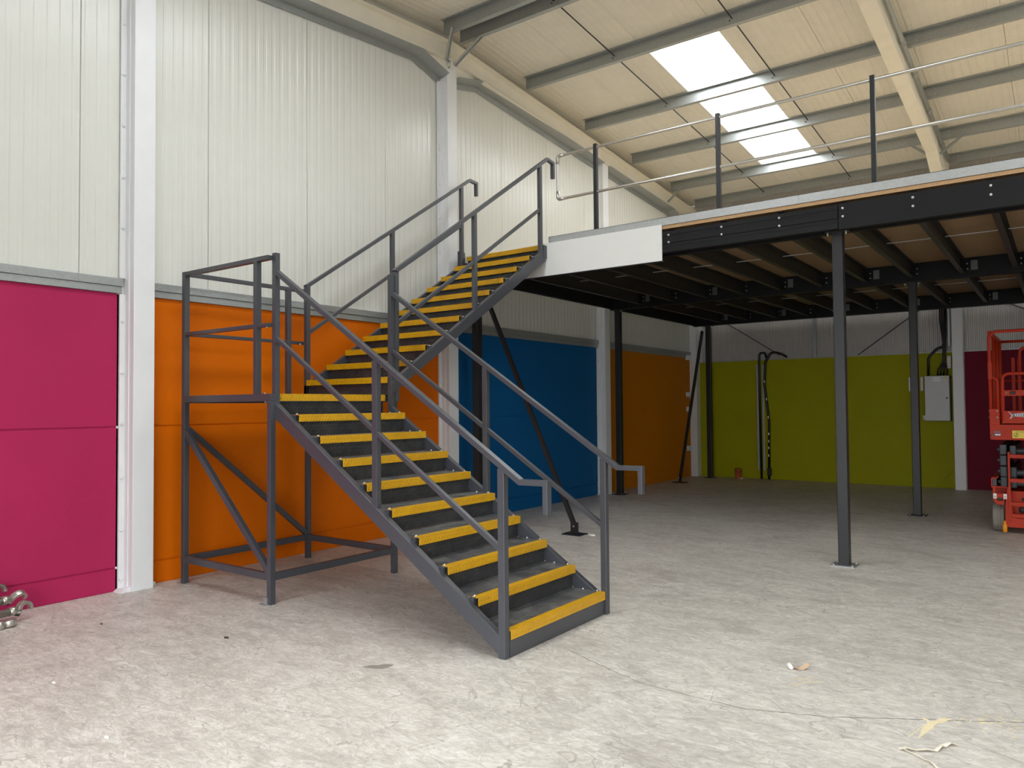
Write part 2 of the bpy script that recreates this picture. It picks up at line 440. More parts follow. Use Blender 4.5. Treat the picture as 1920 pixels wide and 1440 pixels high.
# ------------------------------------------------------------------ ceiling
ceiling = empty_struct('ceiling', label='pale ribbed roof lining panels on both slopes')
SEAM0, RW = 0.10, 1.012
def roof_panel(x0, x1, ya, yb, name='roof_panel'):
    n = max(2, int(round((x1-x0)/0.2)))
    prof = rib_profile(x1-x0, n*2, 0.026, 0.0035)
    bm = B()
    for yy in ([(ya, yb)] if (ya-RID)*(yb-RID) >= 0 else [(ya, RID), (RID, yb)]):
        a = [bm.verts.new((x0+u, yy[0], roof_z(yy[0])+d)) for u, d in prof]
        b = [bm.verts.new((x0+u, yy[1], roof_z(yy[1])+d)) for u, d in prof]
        for i in range(len(prof)-1): bm.faces.new((a[i], b[i], b[i+1], a[i+1]))
    return obj(name, bm, M['roof'], ceiling)
lights_back = {2: (9.25, 14.28), 7: (9.25, 14.28), 12: (9.25, 14.28)}
lights_front = {2: (0.9, 5.75), 7: (0.9, 5.75), 12: (0.9, 5.75)}
x = SEAM0 - RW; i = -1
while x < XR:
    x1 = min(x+RW, XR+0.1); x0 = max(x, -0.15)
    if i in lights_back:
        a, b = lights_back[i]; roof_panel(x0, x1, RID, a); roof_panel(x0, x1, b, YB+0.1)
    else: roof_panel(x0, x1, RID, YB+0.1)
    if i in lights_front:
        c, d = lights_front[i]; roof_panel(x0, x1, FRONT-0.1, c); roof_panel(x0, x1, d, RID)
    else: roof_panel(x0, x1, FRONT-0.1, RID)
    x += RW; i += 1
def roof_core():   # solid core above the lining, open over the rooflights
    for tab, (s0, s1) in ((lights_back, (RID, YB+0.2)), (lights_front, (FRONT-0.2, RID))):
        xs = [-0.16]
        for k in tab: xs += [SEAM0+k*RW, SEAM0+(k+1)*RW]
        xs.append(XR+0.16)
        for q, (a, b) in enumerate(zip(xs[:-1], xs[1:])):
            if q % 2 == 0: spans = [(s0, s1)]
            else:
                c, d = list(tab.values())[q//2]; spans = [(s0, c), (d, s1)]
            for ya, yb in spans:
                bm = B(); loft(bm, [[(a, y, roof_z(y)+0.012), (b, y, roof_z(y)+0.012), (b, y, roof_z(y)+0.11), (a, y, roof_z(y)+0.11)] for y in (ya, yb)]); fix(bm)
                obj('roof_core', bm, M['roof'], ceiling)
roof_core()
wn = 0
for tab in (lights_back, lights_front):
    for k, (ya, yb) in tab.items():
        wn += 1; x0 = SEAM0+k*RW; x1 = x0+RW
        w = empty_struct('window_%d' % wn, label='white translucent rooflight strip in the roof')
        bm = B(); n = 12
        top = lambda y: roof_z(y)+0.085
        rings = []
        for y in (ya+0.01, yb-0.01):
            rings.append([(x0+0.075+(RW-0.15)*j/n, y, top(y)+(0.010 if j % 2 else 0)) for j in range(n+1)])
        V = [[bm.verts.new(p) for p in r] for r in rings]
        for j in range(n): bm.faces.new((V[0][j], V[1][j], V[1][j+1], V[0][j+1]))
        obj('pane', bm, M['glow'], w)
        for a, b in ((x0+0.004, 0.075), (x1-0.004, -0.075)):      # sloping white upstands
            bm = B(); r = lambda y: [(a, y, roof_z(y)-0.002), (a+b, y, top(y)+0.006), (a+b*0.9, y, top(y)+0.02), (a-b*0.02, y, roof_z(y)+0.03)]
            loft(bm, [r(ya), r(yb)]); fix(bm); obj('upstand', bm, M['white_fascia'], w)
        for y, s in ((ya, 1), (yb, -1)):
            bm = B(); loft(bm, [[(xx, y, roof_z(y)-0.002), (xx, y+s*0.03, top(y)+0.01), (xx, y-s*0.01, top(y)+0.02)] for xx in (x0, x1)]); fix(bm); obj('upstand', bm, M['white_fascia'], w)

# ------------------------------------------------------------------ back wall
wall_back = empty_struct('wall_back', label='eaves wall, lime and dark magenta panels under grey ribbed cladding')
for x0, x1, c in ((0.12, 5.06, 'lime'), (5.22, 10.0, 'maroon'), (10.2, XR, 'lime')):
    for z0, z1 in ((0.0, 1.216), (1.224, 2.505)):
        bm = B(); box(bm, x0, x1, YB, YB+0.16, z0, z1)
        es = [e for e in bm.edges if all(abs(v.co.y-YB) < 1e-6 for v in e.verts)]
        bmesh.ops.bevel(bm, geom=es, offset=0.005, segments=2, affect='EDGES')
        o = obj('concrete_panel', bm, M[c], wall_back); o['label'] = '%s painted concrete wall panel' % ('dark magenta' if c == 'maroon' else c)
    bm = B(); box(bm, x0+.002, x1-.002, YB+0.012, YB+0.17, 0, 2.5); obj('joint_backing', bm, M[c], wall_back)
bm = B(); box(bm, -0.2, XR+.16, YB+0.15, YB+0.2, 0, 2.6); obj('wall_core', bm, M['clad_grey'], wall_back)
bm = B(); box(bm, -0.16, XR, YB-0.004, YB+0.17, 2.505, 2.52); obj('ledge', bm, M['galv'], wall_back)
x = -0.1
while x < XR:
    x1 = min(x+1.0, XR)
    pts = []; n = 15; p = (x1-x)/n
    for j in range(n):
        c = x + j*p; pts += [(c, 0.0), (c+p*0.42, 0.0), (c+p*0.52, 0.011), (c+p*0.9, 0.011)]
    pts.append((x1, 0.0))
    bm = B(); zt = roof_z(YB)+0.04
    lo = [bm.verts.new((a, YB+0.05+d, 2.50)) for a, d in pts]; hi = [bm.verts.new((a, YB+0.05+d, zt)) for a, d in pts]
    for i in range(len(pts)-1): bm.faces.new((lo[i], hi[i], hi[i+1], lo[i+1]))
    obj('cladding_panel', bm, M['clad_grey'], wall_back); x += 1.0
bm = B(); box(bm, -0.16, XR+.16, YB+0.075, YB+0.2, 2.45, roof_z(YB)+0.1); obj('cladding_core', bm, M['clad_grey'], wall_back)
for xx in (2.62, 7.6): 
    bm = B(); box(bm, xx-0.035, xx+0.035, YB-0.03, YB+0.045, 2.52, roof_z(YB)-0.2); obj('wall_rail_post', bm, M['galv'], wall_back)

# ------------------------------------------------------------------ right and front walls (behind the camera)
bm = B(); box(bm, XR, XR+0.16, FRONT-0.2, YB+0.2, 0, 6.7)
o = struct(obj('wall_right', bm, M['clad'])); o['label'] = 'white clad party wall'
wall_front = empty_struct('wall_front', label='front eaves wall around the open roller door')
for a in ((-0.16, DOOR[0], 0, 6.1), (DOOR[1], XR+.16, 0, 6.1), (DOOR[0], DOOR[1], DOOR[3], 6.1)):
    bm = B(); box(bm, a[0], a[1], FRONT-0.16, FRONT, a[2], a[3]); obj('cladding', bm, M['clad'], wall_front)

# ------------------------------------------------------------------ gable columns
col_lab = ['white steel wall column between the magenta and orange panels', 'white steel wall column under the roof ridge, beside the upper stair flight',
           'white steel wall column between the blue and amber panels']
for q, (y0, y1) in enumerate(COLY):
    t = thing('wall_column', (0.08, (y0+y1)/2, 0), col_lab[q], 'column', 'white gable wall columns')
    top = raf_bot((y0+y1)/2)
    bm = B(); box(bm, 0.0, 0.15, y0, y1, 0, top, 0.006); obj('shaft', bm, M['white_steel'], t)
    tz = [5.6, 5.96, 5.76][q]
    bm = B(); box(bm, 0.002, 0.024, y0-0.058, y0, 0.02, 2.60, 0.004)
    tr = obj('side_trim', bm, M['white_steel'], t)
    bm = B(); box(bm, 0.002, 0.024, y0-0.058, y0, 2.742, tz, 0.004)
    tr2 = obj('side_trim', bm, M['white_steel'], t)
    bm = B(); box(bm, 0.002, 0.085, y0-0.012, y0, 0.02, tz, 0.003); obj('side_trim', bm, M['white_steel'], t)
    for z in (5.02, 4.565, 4.105, 3.645, 3.186, 2.36, 1.905, 1.456, 0.985, 0.527, 0.1):
        bolt(tr if z < 2.6 else tr2, (0.024, y0-0.036, z), 'x', 0.014, 'bolt', 'white_steel', 0.017)
    bm = B(); prism(bm, [(y0-0.09, 0.0), (y0+0.01, 0.0), (y0+0.01, 0.05), (y0-0.05, 0.03)], 'x', 0.0, 0.12); obj('base_grout', bm, M['white_steel'], t)
bm = B(); box(bm, 0.02, 0.075, 3.50, 3.55, 0.0, 0.035, 0.012)
tag(obj('plaster_lump', bm, M['plastic']), 'small white lump on the floor beside the foot of the first white column', 'debris')
# back wall columns
for x0, lab in ((5.055, 'pale grey steel column on the back wall between lime and dark magenta panels'),):
    t = thing('wall_column', (x0+0.09, YB-0.14, 0), lab, 'column')
    bm = B(); box(bm, x0, x0+0.172, YB-0.22, YB+0.02, 0, raf_bot(YB)-0.1, 0.006); obj('shaft', bm, M['white_steel'], t)
t = thing('corner_column', (0.1, YB-0.15, 0), 'white steel column in the far corner between amber and lime panels', 'column')
bm = B(); box(bm, 0.0, 0.16, YB-0.2, YB-0.002, 0, raf_bot(YB), 0.006); obj('shaft', bm, M['white_steel'], t)
for z, h in ((2.62, 0.12), (1.80, 0.10), (1.48, 0.10), (0.62, 0.11)):
    bm = B(); box(bm, 0.002, 0.03, YB-0.42, YB-0.2, z-h/2, z+h/2, 0.004); o = obj('fixing_plate', bm, M['white_steel'], t)

# ------------------------------------------------------------------ rafters
def ibeam_path(name, xs, pts, parent, mat, zb, zt, tf=0.012, tw=0.005):
    """I-section following (y): flange xs[0]..xs[1], bottom zb(y), top zt(y)"""
    xc = (xs[0]+xs[1])/2
    for nm, ring in (('bottom_flange', lambda y: [(xs[0], y, zb(y)), (xs[1], y, zb(y)), (xs[1], y, zb(y)+tf), (xs[0], y, zb(y)+tf)]),
                     ('top_flange', lambda y: [(xs[0], y, zt(y)-tf), (xs[1], y, zt(y)-tf), (xs[1], y, zt(y)), (xs[0], y, zt(y))]),
                     ('web', lambda y: [(xc-tw, y, zb(y)+tf), (xc+tw, y, zb(y)+tf), (xc+tw, y, zt(y)-tf), (xc-tw, y, zt(y)-tf)])):
        bm = B(); loft(bm, [ring(y) for y in pts]); fix(bm); obj(nm, bm, mat, parent)
t = thing('roof_rafter', (0.11, RID, 6.0), 'cream steel rafter running along the top of the gable wall', 'beam', 'roof rafters')
ibeam_path('r', (0.02, 0.20), [FRONT, RID, YB], t, M['cream_steel'], raf_bot, raf_top)
bm = B(); prism(bm, [(6.94, raf_bot(6.94)), (RID, raf_bot(RID)), (8.2, raf_bot(8.2)), (7.66, 6.053), (7.47, 6.033)], 'x', 0.05, 0.13); obj('ridge_haunch', bm, M['cream_steel'], t)
bm = B(); box(bm, 0.01, 0.205, RID-0.012, RID+0.012, raf_bot(RID)-0.1, raf_top(RID)+0.01); obj('end_plate', bm, M['cream_steel'], t)
for z in (6.32, 6.2, 6.12): bolt(t, (0.17, RID-0.012, z), '-y', 0.016, 'bolt', 'galv', 0.02)
for xr, lab in ((5.0, 'cream steel rafter crossing the roof beyond the rooflight strip'), (10.05, None)):
    if lab is None: continue
    t = thing('roof_rafter', (xr+0.01, RID, 6.0), lab, 'beam', 'roof rafters')
    def zb(y): return raf_bot(y) - max(0, (y-14.05))*0.33
    ibeam_path('r', (xr-0.085, xr+0.095), [FRONT, RID, 14.05, YB-0.25], t, M['cream_steel'], zb, raf_top, tw=0.08)
    bm = B(); y = 14.05; box(bm, xr-0.087, xr+0.097, y-0.006, y+0.006, raf_bot(y)-0.004, raf_top(y)-0.01); obj('stiffener', bm, M['cream_steel'], t)
    path = [(xr+0.13, yy, raf_bot(yy)+0.21) for yy in (7.6, 15.2)]
    bm = B(); tube(bm, path, 0.03, 12); cd = obj('conduit', bm, M['galv'], t, True); cd['label'] = 'grey conduit clipped along the rafter'
    for yy in (9.2, 10.6, 11.6, 12.9, 14.4):
        bm = B(); tube(bm, [(xr+0.13, yy-0.05, raf_bot(yy-0.05)+0.21), (xr+0.13, yy+0.05, raf_bot(yy+0.05)+0.21)], 0.037, 12); obj('coupling', bm, M['galv'], cd, True)

# ------------------------------------------------------------------ purlins
PUR = [(7.29, 'ridge, on its near side'), (7.62, 'ridge, on its far side'), (9.157, 'second from the ridge'), (10.874, 'third from the ridge'),
       (12.586, 'fourth from the ridge'), (14.305, 'fifth from the ridge'), (15.55, 'lowest, by the eaves')]
def purlin_bm(y, x0, x1):
    zt = roof_z(y) - 0.003; d = 0.165
    prof = [(-0.062, -0.016), (-0.062, 0), (0, 0), (0, -d+0.003), (0.058, -d+0.003), (0.058, -d+0.018), (0.061, -d+0.018), (0.061, -d), (-0.003, -d), (-0.003, -0.003), (-0.059, -0.003), (-0.059, -0.016)]
    bm = B(); loft(bm, [[(xx, y+a, zt+b - SB*a) for a, b in prof] for xx in (x0, x1)]); return fix(bm)
PURL = []
for n, (y, nm) in enumerate(PUR):
    for bay, (x0, x1) in enumerate(((0.25, 4.99), (5.03, 9.99))):
        where = 'left of the cream rafter' if bay == 0 else 'right of the cream rafter'
        lab = 'galvanised roof purlin at the %s, %s' % (nm, where) if 'ridge,' in nm else 'galvanised roof purlin %s, %s' % (nm, where)
        lab = lab.replace('lowest, by the eaves', 'lowest by the eaves')
        t = thing('roof_purlin', (x0, y, roof_z(y)-0.16), lab, 'beam', 'galvanised roof purlins')
        obj('section', purlin_bm(y, x0, x1), M['galv'], t)
        if nm[:5] in ('third', 'fifth') or bay == 1:
            bm = B(); zz = roof_z(y)
            box(bm, x0+0.01, x0+0.26, y-0.009, y-0.003, zz-0.155, zz-0.01); s = obj('sleeve', bm, M['galv'], t)
            for dx, dz in ((0.22, -0.05), (0.22, -0.12)): bolt(s, (x0+dx, y-0.009, zz+dz), '-y', 0.009)
        for sx in ((1.76, 3.43) if bay == 0 else (6.76, 8.43)):
            bolt(t, (sx-0.03, y-0.003, roof_z(y)-0.115), '-y', 0.009, 'bolt', 'ink', 0.012)
        PURL.append(t)
for sx, lab in ((1.76, 'thin dark tie rod between the purlins, left of the rooflight'), (3.43, 'thin dark tie rod between the purlins, right of the rooflight')):
    bm = B(); cyl(bm, (sx, 7.35, roof_z(7.5)-0.085), (sx, 15.6, roof_z(15.6)-0.085), 0.009, 8)
    tag(obj('tie_rod', bm, M['mezz_steel']), lab, 'rod', 'roof tie rods')
def angle_brace(p0, p1, lab):
    bm = B(); bar(bm, p0, p1, 0.045, 0.006, (0, 1, 0)); 
    o = thing('fly_brace', p1, lab, 'brace', 'fly braces'); obj('leg', bm, M['galv'], o)
    bm = B(); d = Vector(p1)-Vector(p0); bar(bm, Vector(p0)+Vector((0, 0.022, 0.0)), Vector(p1)+Vector((0, 0.022, 0)), 0.006, 0.045, (0, 1, 0)); obj('leg', bm, M['galv'], o)
angle_brace((0.62, 7.66, 6.52), (0.19, 7.56, 6.17), 'galvanised fly brace from the ridge purlin to the gable rafter, far one')
angle_brace((0.42, 7.26, 6.50), (0.19, 7.40, 6.18), 'galvanised fly brace from the ridge purlin to the gable rafter, near one')
angle_brace((0.50, 14.28, 6.03), (0.19, 14.25, 5.76), 'galvanised fly brace low on the gable rafter above the deck')
angle_brace((4.62, 14.28, 6.03), (4.93, 14.25, 5.76), 'galvanised fly brace on the left side of the cream rafter')
angle_brace((5.48, 14.28, 6.03), (5.10, 14.25, 5.74), 'galvanised fly brace on the right side of the cream rafter')

# ------------------------------------------------------------------ staircase
R_, G = 0.17, 0.2626
XN, YU = 1.4917, 5.0126
ST = M['steel']
stair = thing('steel_staircase', (1.5, 4.4, 0.0), 'graphite steel quarter-turn staircase with yellow step edges up to the deck', 'staircase')
def post(x0, x1, y0, y1, z0, z1, name='post', parent=stair, mat=None, cap=True):
    bm = B(); box(bm, x0, x1, y0, y1, z0, z1, 0.004); return obj(name, bm, mat or ST, parent)
# --- lower flight
zs = lambda x: 0.15 + 0.6474*(3.793-x)          # top of the lower strings
for y0, y1, xa, xb in ((3.763, 3.813, 1.517, 3.80), (5.018, 5.068, 1.573, 3.82)):
    bm = B()
    poly = [(xa, zs(xa)-0.122), (xa, zs(xa)), (xb, zs(xb)), (xb, 0.0), (xb-0.0, 0.0), (xb-0.02, 0.03)]
    prism(bm, [(xa, zs(xa)-0.122), (xa, zs(xa)), (xb, zs(xb)), (xb, max(0.002, zs(xb)-0.122))], 'y', y0, y1)
    bevel_all(bm, 0.004); obj('string', bm, ST, stair)
def tread(fl, k):
    """fl 0: lower flight, 1: upper flight; returns the tread with nosing, riser and bolts as sub-parts"""
    if fl == 0:
        xf = XN + G*(10-k); z = R_*k
        bm = B(); box(bm, xf-G-0.03 if k < 10 else xf-0.10, xf-0.004, 3.815, 5.016, z-0.007, z-0.001)
        t = obj('tread', bm, M['tread_plate'], stair, uv=UVP)
        bm = B(); box(bm, xf-0.052, xf, 3.817, 5.014, z-0.001, z+0.003, 0.001); box(bm, xf-0.001, xf+0.003, 3.817, 5.014, z-0.056, z+0.003, 0.001)
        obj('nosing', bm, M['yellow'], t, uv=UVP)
        rx = xf-0.028 if k > 1 else xf-0.006
        bm = B(); box(bm, rx-0.004, rx, 3.815, 5.016, z-R_+(0.0 if k > 1 else 0.004), z-0.007); obj('riser', bm, M['chequer'] if k > 1 else M['steel'], t, uv=UVP)
        if k < 10:
            bolt(t, (xf-0.04, 3.829, z+0.002), 'z', 0.009); bolt(t, (xf-0.062, 5.004, z+0.002), 'z', 0.009); bolt(t, (xf-0.185, 5.000, z), 'z', 0.009)
            bm = B(); box(bm, xf-0.075, xf-0.035, 3.813, 3.824, z-0.045, z-0.008); obj('bracket', bm, ST, t)
    else:
        yf = YU + G*(k-1); z = R_*(10+k)
        bm = B(); box(bm, 0.328, 1.529, yf+0.004, yf+G+0.03 if k < 11 else yf+0.09, z-0.007, z-0.001)
        t = obj('tread', bm, M['tread_plate'], stair, uv=UVP)
        x1 = 1.527
        bm = B(); box(bm, 0.330, x1, yf, yf+0.052, z-0.001, z+0.003, 0.001); box(bm, 0.330, x1, yf-0.003, yf+0.001, z-0.056, z+0.003, 0.001)
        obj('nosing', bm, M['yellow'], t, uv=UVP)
        bm = B(); box(bm, 0.328, 1.529, yf+0.024, yf+0.028, z-R_, z-0.007); obj('riser', bm, M['chequer'], t, uv=UVP)
        if 1 < k < 11:
            bolt(t, (1.545, yf+0.045, z-0.012), 'z', 0.010)
            bm = B(); box(bm, 1.529, 1.56, yf+0.02, yf+0.07, z-0.05, z-0.012); obj('bracket', bm, ST, t)
for k in range(1, 11): tread(0, k)
for k in range(1, 12): tread(1, k)
# posts and rails of the lower flight
post(1.468, 1.516, 3.768, 3.813, 1.491, 2.862)                    # near top newel
post(2.650, 2.702, 3.766, 3.810, 0.80, 1.925)                     # near mid post
post(3.795, 3.847, 3.764, 3.812, 0.0, 1.192)                      # near bottom newel
post(1.525, 1.573, 5.018, 5.066, 1.49, 2.848)
post(2.668, 2.718, 5.021, 5.065, 0.80, 1.925)
post(3.817, 3.867, 5.019, 5.067, 0.0, 1.180)
def handrail(pts, side, w=0.048, h=0.036, name='handrail'):
    bm = B(); rectsweep(bm, pts, w, h, side); bevel_all(bm, 0.003); return obj(name, bm, ST, stair)
for yc, x0 in ((3.788, 1.512), (5.042, 1.568)):
    hz = lambda x: 2.698 - 0.6474*(x-1.517)
    handrail([(x0, yc, hz(x0)), (3.965, yc, hz(3.965)-0.0), (4.157, yc, 1.116), (4.157, yc, 0.925)], (0, 1, 0))
for yc, segs in ((3.788, ((1.512, 2.652), (2.700, 3.80))), (5.042, ((1.570, 2.67), (2.716, 3.82)))):
    for xa, xb in segs:
        mz = lambda x: 2.150 - 0.642*(x-1.517)
        bm = B(); sloped(bm, 'x', xa, mz(xa)+0.02, xb, mz(xb)+0.02, yc-0.017, yc+0.017, 0.04); bevel_all(bm, 0.003); obj('mid_rail', bm, ST, stair)
# --- landing
post(0.190, 0.240, 3.717, 3.767, 0, 2.841)                        # leg that carries on up as the corner post
post(1.473, 1.523, 3.717, 3.766, 0, 1.642, 'leg')
post(0.190, 0.240, 5.096, 5.146, 0, 1.642, 'leg')
post(1.473, 1.523, 5.096, 5.146, 0, 1.642, 'leg')
for a in ((0.240, 1.523, 3.717, 3.767), (0.19, 1.523, 5.096, 5.146)):
    bm = B(); box(bm, a[0], a[1], a[2], a[3], 1.642, 1.703, 0.004); obj('landing_beam', bm, ST, stair)
for x0 in (0.190, 1.44):
    bm = B(); box(bm, x0, x0+0.05, 3.767, 5.096, 1.635, 1.69, 0.004); obj('landing_beam', bm, ST, stair)
bm = B(); box(bm, 0.20, XN-0.05, 3.77, 5.09, 1.692, 1.699); obj('landing_plate', bm, M['chequer'], stair, uv=UVP)
# frame near the floor
for p0, p1 in (((0.24, 3.742, 0.22), (1.473, 3.742, 0.22)), ((0.24, 5.121, 0.22), (1.473, 5.121, 0.22))):
    bm = B(); box(bm, p0[0], p1[0], p0[1]-0.02, p0[1]+0.02, 0.19, 0.25, 0.004); obj('base_rail', bm, ST, stair)
for xc in (0.215, 1.498):
    bm = B(); box(bm, xc-0.02, xc+0.02, 3.767, 5.096, 0.19, 0.25, 0.004); obj('base_rail', bm, ST, stair)
bm = B(); bar(bm, (0.235, 3.742, 1.375), (1.475, 3.742, 0.26), 0.045, 0.05, (0, 1, 0)); bevel_all(bm, 0.004); obj('brace', bm, ST, stair)
bm = B(); bar(bm, (0.215, 3.765, 1.40), (0.215, 5.098, 0.26), 0.045, 0.05, (1, 0, 0)); bevel_all(bm, 0.004); obj('brace', bm, ST, stair)
bm = B(); box(bm, 1.45, 1.49, 3.700, 3.717, 0, 0.06, 0.003); obj('foot_cleat', bm, M['galv'], stair)
bm = B(); box(bm, 1.42, 1.49, 3.680, 3.717, 0, 0.006, 0.001); obj('foot_cleat', bm, M['galv'], stair)
bm = B(); box(bm, 0.15, 0.19, 3.70, 3.74, 0, 0.006, 0.001); obj('foot_cleat', bm, M['galv'], stair)
# landing guard rails
for z0, z1 in ((2.803, 2.841), (2.252, 2.284)):
    bm = B(); box(bm, 0.238, 1.474, 3.722, 3.770, z0, z1, 0.003); obj('guard_rail', bm, ST, stair)
    bm = B(); box(bm, 0.196, 0.236, 3.765, 5.066, z0, z1, 0.003); obj('guard_rail', bm, ST, stair)
post(1.282, 1.330, 3.718, 3.766, 1.70, 2.806); post(0.191, 0.239, 4.845, 4.893, 1.69, 2.806)
for p, a in (((1.40, 3.75, 1.703), 'z'), ((1.42, 3.742, 1.640), '-z'), ((1.44, 3.74, 2.252), '-z'), ((0.24, 5.0, 2.25), 'x'), ((0.24, 5.01, 2.80), 'x')): bolt(stair, p, a, 0.009)
# --- upper flight
zu = lambda y: R_*11 + 0.6474*(y-YU) - 0.055
for x0, x1 in ((0.276, 0.326), (1.531, 1.581)):
    bm = B(); prism(bm, [(5.02, zu(5.02)-0.116), (5.02, zu(5.02)), (7.60, zu(7.60)), (7.655, zu(7.60)+0.0), (7.655, zu(7.60)-0.116)], 'x', x0, x1); bevel_all(bm, 0.004); obj('string', bm, ST, stair)
post(1.531, 1.580, 5.069, 5.118, 1.64, 2.890)
post(0.276, 0.326, 5.020, 5.068, 1.70, 2.880)
post(1.534, 1.578, 6.268, 6.318, 2.58, 3.70)
post(0.279, 0.323, 6.262, 6.312, 2.58, 3.675)
post(1.534, 1.578, 7.545, 7.595, 3.36, 4.54)
post(0.279, 0.323, 7.535, 7.585, 3.36, 4.50)
hr = lambda y: 2.890 + 0.669*(y-5.086); hl = lambda y: 2.895 + 0.655*(y-5.087)
handrail([(1.556, 5.069, hr(5.069)), (1.556, 7.735, hr(7.735)), (1.556, 7.865, hr(7.735)-0.02), (1.556, 7.865, 4.445)], (1, 0, 0))
handrail([(0.301, 5.022, hl(5.022)), (0.301, 7.735, hl(7.735)), (0.301, 7.875, hl(7.735)-0.01), (0.301, 7.875, 4.445)], (1, 0, 0))
for xc, segs, f in ((1.556, ((5.117, 6.27), (6.316, 7.547)), lambda y: 2.395+0.655*(y-5.089)), (0.301, ((5.066, 6.264), (6.31, 7.537)), lambda y: 2.395+0.645*(y-5.062))):
    for a, b in segs:
        bm = B(); sloped(bm, 'y', a, f(a), b, f(b), xc-0.017, xc+0.017, 0.042); bevel_all(bm, 0.003); obj('mid_rail', bm, ST, stair)
bm = B(); box(bm, 0.255, 0.276, 7.53, 7.66, 3.42, 3.64, 0.003); obj('fixing_plate', bm, ST, stair)
bm = B(); box(bm, 1.531, 1.585, 7.60, 7.675, 3.40, 3.56, 0.003); obj('fixing_plate', bm, ST, stair)

# ------------------------------------------------------------------ mezzanine deck
MX1 = 10.0
mezz = thing('mezzanine_deck', (5.0, 11.8, 0.0), 'black steel storage deck with chipboard floor, posts and tube guard rail', 'mezzanine')
x = 0.165
while x < MX1:
    x1 = min(x+2.42, MX1)
    y = 7.70; row = 0
    while y < 15.6:
        y1 = min(y+2.035, 15.67)
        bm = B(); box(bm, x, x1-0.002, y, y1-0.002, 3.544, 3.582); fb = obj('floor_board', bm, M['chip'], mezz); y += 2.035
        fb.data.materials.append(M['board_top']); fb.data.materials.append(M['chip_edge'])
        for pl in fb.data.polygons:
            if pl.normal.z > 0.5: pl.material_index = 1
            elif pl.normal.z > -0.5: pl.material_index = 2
    x += 2.42
# beams
MS = M['mezz_steel']
def cee_beam(x0, x1, y0, z0, z1, groove, lab=None):
    prof = [(0, z0), (0, z0+0.055)]
    if groove: prof += [(0.006, z0+0.060), (0.006, z0+0.095), (0, z0+0.100), (0, z1-0.075), (0.004, z1-0.070), (0.004, z1-0.050), (0, z1-0.045)]
    prof += [(0, z1), (0.07, z1), (0.07, z0)]
    bm = B(); loft(bm, [[(xx, y0+a, b) for a, b in prof] for xx in (x0, x1)]); fix(bm)
    return obj('edge_beam', bm, M['mezz_beam'], mezz)
e1 = cee_beam(0.10, 4.962, 7.69, 3.280, 3.512, True)
e2 = cee_beam(4.970, MX1, 7.685, 3.268, 3.516, False)
bm = B(); box(bm, 0.10, MX1, 7.90, 7.97, 3.28, 3.51); obj('primary_beam', bm, M['mezz_beam'], mezz)
for yb in (11.80, 15.52):
    bm = B(); box(bm, 0.165, MX1, yb, yb+0.14, 3.285, 3.54, 0.004); obj('primary_beam', bm, M['mezz_beam'], mezz)
JX = [3.192 + 0.6042*k for k in range(-5, 12)]
JX = [x for x in JX if 0.3 < x < MX1-0.1]
def joist_mesh(ya, yb):
    prof = [(-0.03, 0.0), (0.03, 0.0), (0.03, 0.016), (-0.026, 0.016), (-0.026, 0.19), (0.03, 0.19), (0.03, 0.206), (-0.03, 0.206)]
    prof = [(-0.03, 0.0), (0.03, 0.0), (0.03, 0.004), (-0.026, 0.004), (-0.026, 0.202), (0.03, 0.202), (0.03, 0.206), (-0.03, 0.206)]
    bm = B(); loft(bm, [[(a, y, b) for a, b in prof] for y in (ya, yb)]); fix(bm)
    me = bpy.data.meshes.new('joist'); bm.to_mesh(me); bm.free(); me.materials.append(M['joist']); return me
spans = [(7.76, 11.80), (11.94, 15.52)]
meshes = [joist_mesh(a-7.0, b-7.0) for a, b in spans]
for x in JX:
    for me in meshes:
        o = link('joist', me, mezz); o.location = Vector((x, 7.0, 3.337)) - mezz.location
    bm_y = (7.69 if x < 4.965 else 7.685)
    if x > 3.15:
        for z in (3.467, 3.387): bolt(e1 if x < 4.965 else e2, (x+0.005, bm_y, z), '-y', 0.0135, 'bolt', 'bolt', 0.012)
    for yb in (11.80, 15.52):
        for z in (3.46, 3.39): bolt(mezz, (x+0.06, yb, z), '-y', 0.010)
for x in JX[::2]:
    for yb in (11.80, 15.52):
        bm = B(); box(bm, x+0.10, x+0.18, yb-0.008, yb, 3.37, 3.50, 0.002); obj('splice_cleat', bm, M['cleat'], mezz)
for yy in (9.75, 13.7):
    for xa, xb in zip(JX[:-1], JX[1:]):
        bm = B(); cyl(bm, (xa+0.03, yy, 3.47), (xb-0.03, yy, 3.47), 0.007, 6); obj('bridging_rod', bm, M['galv_pale'], mezz)
bm = B(); box(bm, 0.165, 0.22, 7.76, 15.52, 3.30, 3.54); obj('edge_beam', bm, M['mezz_beam'], mezz)
